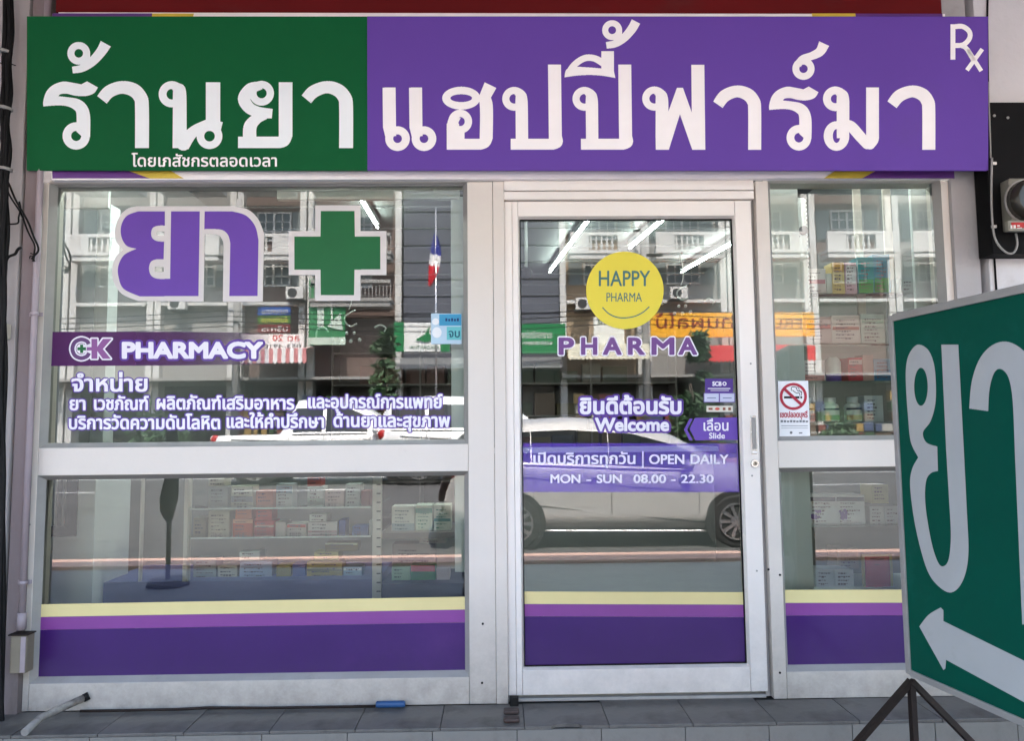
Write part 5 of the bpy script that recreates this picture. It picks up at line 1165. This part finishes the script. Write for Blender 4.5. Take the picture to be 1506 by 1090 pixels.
shape('print', [rect(466, 452, 476, 480), rect(486, 450, 489, 478), ccw([(480, 480), (500, 460), (504, 486)]), rect(453, 496, 508, 507)], lambda px, py: mir(px, py, BY-1.33), paint(190, 205, 190), t, .5)
board('orange yellow shop sign with dark red lettering, mirrored at the right of the door', 958, 459, 1198, 496, BY-1.9, paint(236, 170, 40), (('ร้านผลไม้', 965, 1090, 482, 14, paint(130, 40, 30), True), ('FRUIT', 1110, 1180, 482, 13, paint(130, 40, 30), False)))
board('white notice board mirrored behind the yellow smiley', 874, 466, 918, 508, BY-1.3, paint(214, 214, 208), (('แจ้ง', 880, 905, 476, 6, paint(60, 90, 60), True),))
def awning(label, px0, px1, py0, py1, ms, Y0=BY-.4, Y1=BY-3.2):
    n = max(6, int((px1-px0)/6)); t = thing('awning', label, 'awning', mir((px0+px1)/2, py1, Y1)); m_ = MB()
    xa, xb = mir(px0, py0, Y1).x, mir(px1, py0, Y1).x; zt2, zb2 = mir(px0, py0, Y1).z+.1, mir(px0, py1, Y1).z
    for k in range(n):
        a = xa+(xb-xa)*k/n; b_ = xa+(xb-xa)*(k+1)/n; m_.cur = k % len(ms)
        m_.face([(a, -Y0, zt2+.35), (b_, -Y0, zt2+.35), (b_, -Y1, zt2), (a, -Y1, zt2)]); m_.face([(a, -Y1, zt2), (b_, -Y1, zt2), (b_, -Y1, zb2), ((a+b_)/2, -Y1, zb2-.08), (a, -Y1, zb2)])
    m_.build('canvas', ms, t); return t
awning('pink and white striped awning, mirrored behind the pharmacy lettering', 352, 450, 516, 533, [paint(232, 228, 226), paint(200, 130, 130)])
awning('cream white awning, mirrored behind the door lettering', 836, 955, 510, 527, [paint(226, 220, 196)])
awning('red awning, mirrored at the right of the door', 1036, 1200, 512, 530, [paint(206, 50, 54)])
# things on show under the awnings: goods crates
RG = random.Random(5)
_o = 'first second third fourth fifth sixth seventh eighth ninth'.split(); _t = ['', 'twenty', 'thirty', 'forty', 'fifty']
NUM = _o + 'tenth eleventh twelfth thirteenth fourteenth fifteenth sixteenth seventeenth eighteenth nineteenth'.split()
for _a in ('twenty', 'thirty', 'forty', 'fifty', 'sixty'): NUM += [_a[:-1]+'ieth'] + [_a+'-'+x for x in _o]
gn = {0: 'red', 1: 'yellow', 2: 'white', 3: 'green', 4: 'blue', 5: 'brown'}; gc = [(118, 58, 48), (150, 122, 70), (160, 156, 148), (62, 86, 58), (66, 76, 104), (96, 76, 60)]
for k, px in enumerate(list(range(352, 450, 12)) + list(range(460, 575, 14)) + list(range(840, 1090, 13)) + list(range(1180, 1330, 14))):
    c = RG.randrange(6); p = mir(px, 600, BY-1.8); w = RG.uniform(.35, .6)
    for lv_ in range(RG.randint(3, 6)):
        hgt = RG.uniform(.3, .46); c = RG.randrange(6)
        cbox('goods_box', p.x-w/2+RG.uniform(-.05, .05), p.x+w/2, -BY+1.8-.4, -BY+1.8, .02+lv_*.48, .02+lv_*.48+hgt, paint(*gc[c]), None, label='%s goods box, %s layer of the %s pile from the flag pole end, shops opposite' % (gn[c], ['bottom', 'second', 'third', 'fourth', 'fifth', 'top'][lv_], NUM[k]), cat='box', group='goods piled before the shops opposite')
# flag and pole
fl = mir(641, 480, 28); t = thing('flag_pole', 'white flag pole by the bank, mirrored right of the green cross', 'flag pole', (fl.x, -28, 0))
zt3 = mir(641, 312, 28).z; m_ = MB(); m_.cyl((fl.x, -28, 0), (0, 0, 1), .045, zt3, 10); m_.build('pole', m_rim, t)
fg = thing('national_flag', 'limp red white and blue striped flag hanging from the pole', 'flag', (fl.x, -28, 0)); 
za, zb3 = mir(641, 352, 28).z, mir(641, 428, 28).z
for k, (c, u0, u1) in enumerate(((paint(60, 64, 150), 0, .38), (paint(232, 230, 230), .38, .6), (paint(200, 50, 64), .6, 1.0))):
    m_ = MB(); rows = []
    for r_ in range(5):
        v = u0+(u1-u0)*r_/4; z = za+(zb3-za)*v; wd_ = .10+.32*math.sin(min(1, v*1.05+.02)*PI)**.7; rows.append([(fl.x-.05-wd_*.2+wd_*s_/8*1.1-.25*v, -28+.12*math.sin(s_*1.6+v*3), z-.1*s_/8) for s_ in range(9)])
    m_.smooth = True; m_.quadgrid(rows); m_.build('stripe', c, fg)
# street lamp post and wires
for px, lab in ((345, 'concrete power pole mirrored beside the violet letter'), (952, 'concrete power pole mirrored beside the yellow smiley')):
    p = mir(px, 600, 31.5); t = thing('power_pole', lab, 'pole', (p.x, -31.5, 0)); m_ = MB(); m_.tube([(p.x, -31.5, 0), (p.x, -31.5, 12)], [.2, .13], 10); m_.build('post', m_cream, t)
    for z in (9.2, 10.4): cbox('cross_arm', p.x-.9, p.x+.9, -31.56, -31.44, z, z+.12, m_steel, t)
for k in range(4):
    m_ = MB(); m_.tube([(-30+i*2.5, -31.4+k*.1, 6.3+k*.22-.35*math.sin(PI*((i*2.5) % 18)/18)) for i in range(26)], .022, 5); m_.build('overhead_wire', m_cable, None, label='%s overhead cable strung along the opposite terrace' % ['lowest', 'second lowest', 'second highest', 'highest'][k], cat='cable')
# trees and plants
def tree(name, label, x, y, zt2, r, trunk, n, cat='tree', cone=False, seed=1, leaf=.16):
    R2_ = random.Random(seed); t = thing(name, label, cat, (x, y, 0)); m_ = MB(); m_.tube([(x, y, 0), (x+.05, y, trunk*.5), (x, y, trunk)], [.12, .09, .06], 8)
    for k in range(5): a = k*1.3; m_.tube([(x, y, trunk*.7+k*.1), (x+math.cos(a)*r*.6, y+math.sin(a)*r*.6, trunk+(zt2-trunk)*.5)], [.04, .015], 5)
    m_.build('trunk', m_bark, t); m_ = MB()
    cl = [(R2_.uniform(-1, 1), R2_.uniform(-1, 1), R2_.uniform(0, 1)) for _ in range(26)]
    for _ in range(n):
        c = R2_.choice(cl); u = c[2]; rr = r*((1-u*.85) if cone else math.sin(PI*(u*.8+.15)));
        q = Vector((x+c[0]*rr*.7+R2_.gauss(0, r*.16), y+c[1]*rr*.7+R2_.gauss(0, r*.16), trunk*.8+(zt2-trunk*.8)*u+R2_.gauss(0, r*.13)))
        a = Vector((R2_.gauss(0, 1), R2_.gauss(0, 1), R2_.gauss(0, .6))).normalized(); b_ = a.cross(Vector((R2_.gauss(0, 1), R2_.gauss(0, 1), R2_.gauss(0, 1)))).normalized(); s_ = leaf*R2_.uniform(.6, 1.2)
        m_.face([q-a*s_, q+b_*s_*.4, q+a*s_, q-b_*s_*.4])
    m_.build('crown', m_tree, t)
p = mir(556, 600, 20.5); tree('street_tree', 'bushy young street tree mirrored below the green cross', p.x, -21.9, mir(556, 500, 21.9).z, .75, .9, 2600, cone=True, seed=3)
p = mir(1030, 600, 21.9); tree('street_tree', 'slim street tree mirrored right of the purple door lettering', p.x, -21.9, mir(1030, 498, 21.9).z, .65, .9, 2200, cone=True, seed=4)
for k, (px, pt, lab) in enumerate(((215, 625, 'low bush on the median mirrored below the service lettering'), (1010, 598, 'green bush mirrored above the slide tag'), (1240, 620, 'green bush mirrored under the medicine bottles'))):
    p = mir(px, pt, 21.9); tree('bush', lab, p.x, -21.9, p.z, .8 if k else 1.6, .3, 1400, 'bush', seed=10+k, leaf=.14)
# folded parasol standing by the kerb at the left
p = mir(246, 700, 4.2); pa = thing('folded_parasol', 'folded black parasol on a thin pole, mirrored in the lower left pane', 'parasol', (p.x, -4.2, 0))
m_ = MB(); m_.cyl((p.x, -4.2, 0), (0, 0, 1), .022, 1.75, 10); m_.build('pole', m_dark, pa)
m_ = MB(); m_.tube([(p.x, -4.2, .62), (p.x-.02, -4.2, .72), (p.x-.01, -4.2, .84), (p.x+.015, -4.2, 1.05), (p.x, -4.2, 1.3), (p.x, -4.2, 1.5), (p.x, -4.2, 1.72)], [.03, .07, .085, .065, .075, .05, .03], 12); m_.build('cloth', m_black, pa)
m_ = MB(); m_.tube([(p.x, -4.2, 0.012), (p.x, -4.2, .07)], [.2, .16], 18); m_.build('foot', m_dark, pa)

# ------------------------------------------------------------------ the photographer (seen only as a reflection)
def skin(name, joints, bones, m, parent, sub=2):
    me = bpy.data.meshes.new(name); org = Vector(joints[0][0]); me.from_pydata([Vector(j[0])-org for j in joints], bones, []); me.materials.append(m)
    o = bpy.data.objects.new(name, me); COL.objects.link(o); put(o, org, parent)
    bpy.context.view_layer.objects.active = o
    sm = o.modifiers.new('skin', 'SKIN')
    for i, j in enumerate(joints):
        r = j[1]; me.skin_vertices[0].data[i].radius = r if isinstance(r, tuple) else (r, r)
    me.skin_vertices[0].data[0].use_root = True; sm.use_smooth_shade = True
    sb = o.modifiers.new('sub', 'SUBSURF'); sb.levels = sub; sb.render_levels = sub; return o
m_skin = mat('skin', (.42, .25, .17), .5, var=.06); m_jeans = mat('dark_jeans', (.022, .03, .08), .8, var=.2); m_shirt = mat('maroon_shirt', (.22, .03, .045), .8, var=.1); m_hair = mat('black_hair', (.012, .01, .01), .5)
hx, hy, PZ = -.10, -3.62, GZ+.012
per = thing('person', 'person in dark jeans and maroon shirt holding up a phone, mirrored behind the post', 'person', (hx, hy, 0))
J = [((hx, hy, .90), (.15, .10)), ((hx, hy, 1.10), (.135, .095)), ((hx, hy, 1.28), (.16, .10)), ((hx, hy, 1.40), (.10, .07)), ((hx, hy, 1.47), .05), ((hx, hy+.01, 1.55), .075), ((hx, hy, 1.64), .085),
     ((hx-.20, hy, 1.37), .055), ((hx-.34, hy+.01, 1.10), .045), ((hx-.40, hy+.04, .90), .036), ((hx-.405, hy+.05, .83), .03),
     ((hx+.19, hy, 1.37), .055), ((hx+.30, hy+.02, 1.14), .045), ((hx+.19, hy+.2, 1.18), .035), ((hx+.14, hy+.23, 1.21), .028),
     ((hx-.10, hy, .84), .095), ((hx-.15, hy+.01, .47), .065), ((hx-.17, hy-.02, .09), .042), ((hx-.18, hy+.10, .045), .036),
     ((hx+.10, hy, .84), .095), ((hx+.12, hy+.01, .47), .065), ((hx+.13, hy-.02, .09), .042), ((hx+.14, hy+.10, .045), .036)]
J = [((p[0], p[1], p[2]+(PZ if i not in (13, 14) else .02)), r) for i, (p, r) in enumerate(J)]
Bn = [(0, 1), (1, 2), (2, 3), (3, 4), (4, 5), (5, 6), (3, 7), (7, 8), (8, 9), (9, 10), (3, 11), (11, 12), (12, 13), (13, 14), (0, 15), (15, 16), (16, 17), (17, 18), (0, 19), (19, 20), (20, 21), (21, 22)]
skin('body', J, Bn, m_skin, per)
g = 1.0
skin('shirt', [((hx, hy, .92), (.185, .125)), ((hx, hy, 1.10), (.17, .12)), ((hx, hy, 1.28), (.19, .125)), ((hx, hy, 1.41), (.12, .085)), ((hx-.20, hy, 1.375), .085), ((hx-.34, hy+.01, 1.10), .07), ((hx+.20, hy, 1.375), .08), ((hx+.26, hy+.01, 1.24), .075)], [(0, 1), (1, 2), (2, 3), (3, 4), (4, 5), (3, 6), (6, 7)], m_shirt, per)
bpy.data.objects['shirt'].location.z += PZ
skin('jeans', [((hx, hy, .93), (.175, .118)), ((hx, hy, .86), (.17, .118)), ((hx-.10, hy, .78), .11), ((hx-.15, hy+.01, .47), .083), ((hx-.17, hy-.02, .10), .064), ((hx+.10, hy, .78), .11), ((hx+.12, hy+.01, .47), .083), ((hx+.13, hy-.02, .10), .064)], [(0, 1), (1, 2), (2, 3), (3, 4), (1, 5), (5, 6), (6, 7)], m_jeans, per)
bpy.data.objects['jeans'].location.z += PZ; _hd = len(bpy.data.objects)
_before = set(bpy.data.objects.keys())
m_ = MB(); m_.sphere((hx, hy-.022, 1.655), .108, 12, (.92, 1.0, 1.02)); m_.build('hair', m_hair, per)
for s_ in (-1, 1):
    m_ = MB(); m_.sphere((hx+s_*.032, hy+.088, 1.605), .011, 7); m_.build('eye', m_hair, per)
    m_ = MB(); m_.sphere((hx+s_*.089, hy+.0, 1.60), .022, 8, (.5, .8, 1.3)); m_.build('ear', m_skin, per)
m_ = MB(); m_.tube([(hx, hy+.088, 1.60), (hx, hy+.112, 1.572), (hx, hy+.092, 1.562)], [.008, .014, .01], 8); m_.build('nose', m_skin, per)
m_ = MB(); m_.tube([(hx-.022, hy+.083, 1.532), (hx, hy+.09, 1.530), (hx+.022, hy+.083, 1.532)], .005, 6); m_.build('mouth', m_shirt, per)
for nm_ in set(bpy.data.objects.keys())-_before: bpy.data.objects[nm_].location.z += PZ
for s_, hxx, hz in ((1, hx+.14, 1.24),):
    for k in range(5):
        a = Vector((hxx+(.0), hy+.235, hz-.025+k*.014)); d = Vector((-s_*.02, .028, .003*k)); m_ = MB(); m_.tube([a, a+d, a+d+Vector((-s_*.024, -.006, .002))], [.0085, .008, .0065], 7); m_.build('finger', m_skin, per)
for k in range(5):      # the hanging hand, closed on the handle of the bag
    a = Vector((hx-.405, hy+.025+k*.014, .645)); m_ = MB(); m_.tube([a, a+Vector((.022, 0, -.018)), a+Vector((.012, 0, -.04)), a+Vector((-.008, 0, -.038))], [.0085, .009, .008, .007], 7); m_.build('finger', m_skin, per)
cb = thing('carrier_bag', 'crumpled white plastic carrier bag hanging from the hand of the person in maroon', 'bag', (hx-.40, hy+.05, .28)); RQ = random.Random(3)
m_ = MB(); rows = []
for i, (z, w) in enumerate(((.27, .05), (.29, .10), (.36, .125), (.44, .115), (.52, .08), (.57, .05))): rows.append([(hx-.40+w*math.cos(2*PI*q/16)*(1+RQ.uniform(-.18, .18)), hy+.05+w*.6*math.sin(2*PI*q/16)*(1+RQ.uniform(-.25, .25)), z+RQ.uniform(-.008, .008)) for q in range(16)])
m_.quadgrid(rows, True); m_.build('sack', mat('thin_white_plastic', (.75, .75, .75), .3, var=.1), cb)
for q in (-.03, .03): m_ = MB(); m_.tube([(hx-.40+q, hy+.05, .56), (hx-.40+q*.4, hy+.05, .605)], .009, 6); m_.build('handle', bpy.data.materials['thin_white_plastic'], cb)
for s_, fx in ((-1, hx-.18), (1, hx+.14)):
    m_ = MB(); m_.tube([(fx, hy-.07, PZ+.038), (fx, hy+.02, PZ+.048), (fx, hy+.16, PZ+.035)], [.038, .045, .034], 10); m_.build('shoe', m_dark, per)
cbox('phone', hx+.005, hx+.105, hy+.262, hy+.272, 1.17, 1.325, m_dark, None, .004, label='black phone held up in both hands by the person in the maroon shirt', cat='phone')

# the street lies lower than the shop step: lower what stands on it
for o in list(COL.objects):
    if o.parent is None and o.get('kind') != 'structure' and o.location.y < -3.9 and o.type in ('MESH', 'EMPTY') and not o.name.startswith(('name_board', 'awning', 'overhead_wire', 'shop_', 'person', 'phone', 'carrier_bag')):
        o.location.z += GZ + (.012 if o.location.y > YK0 else 0) + (.40 if o.location.y < -9.7 else 0)
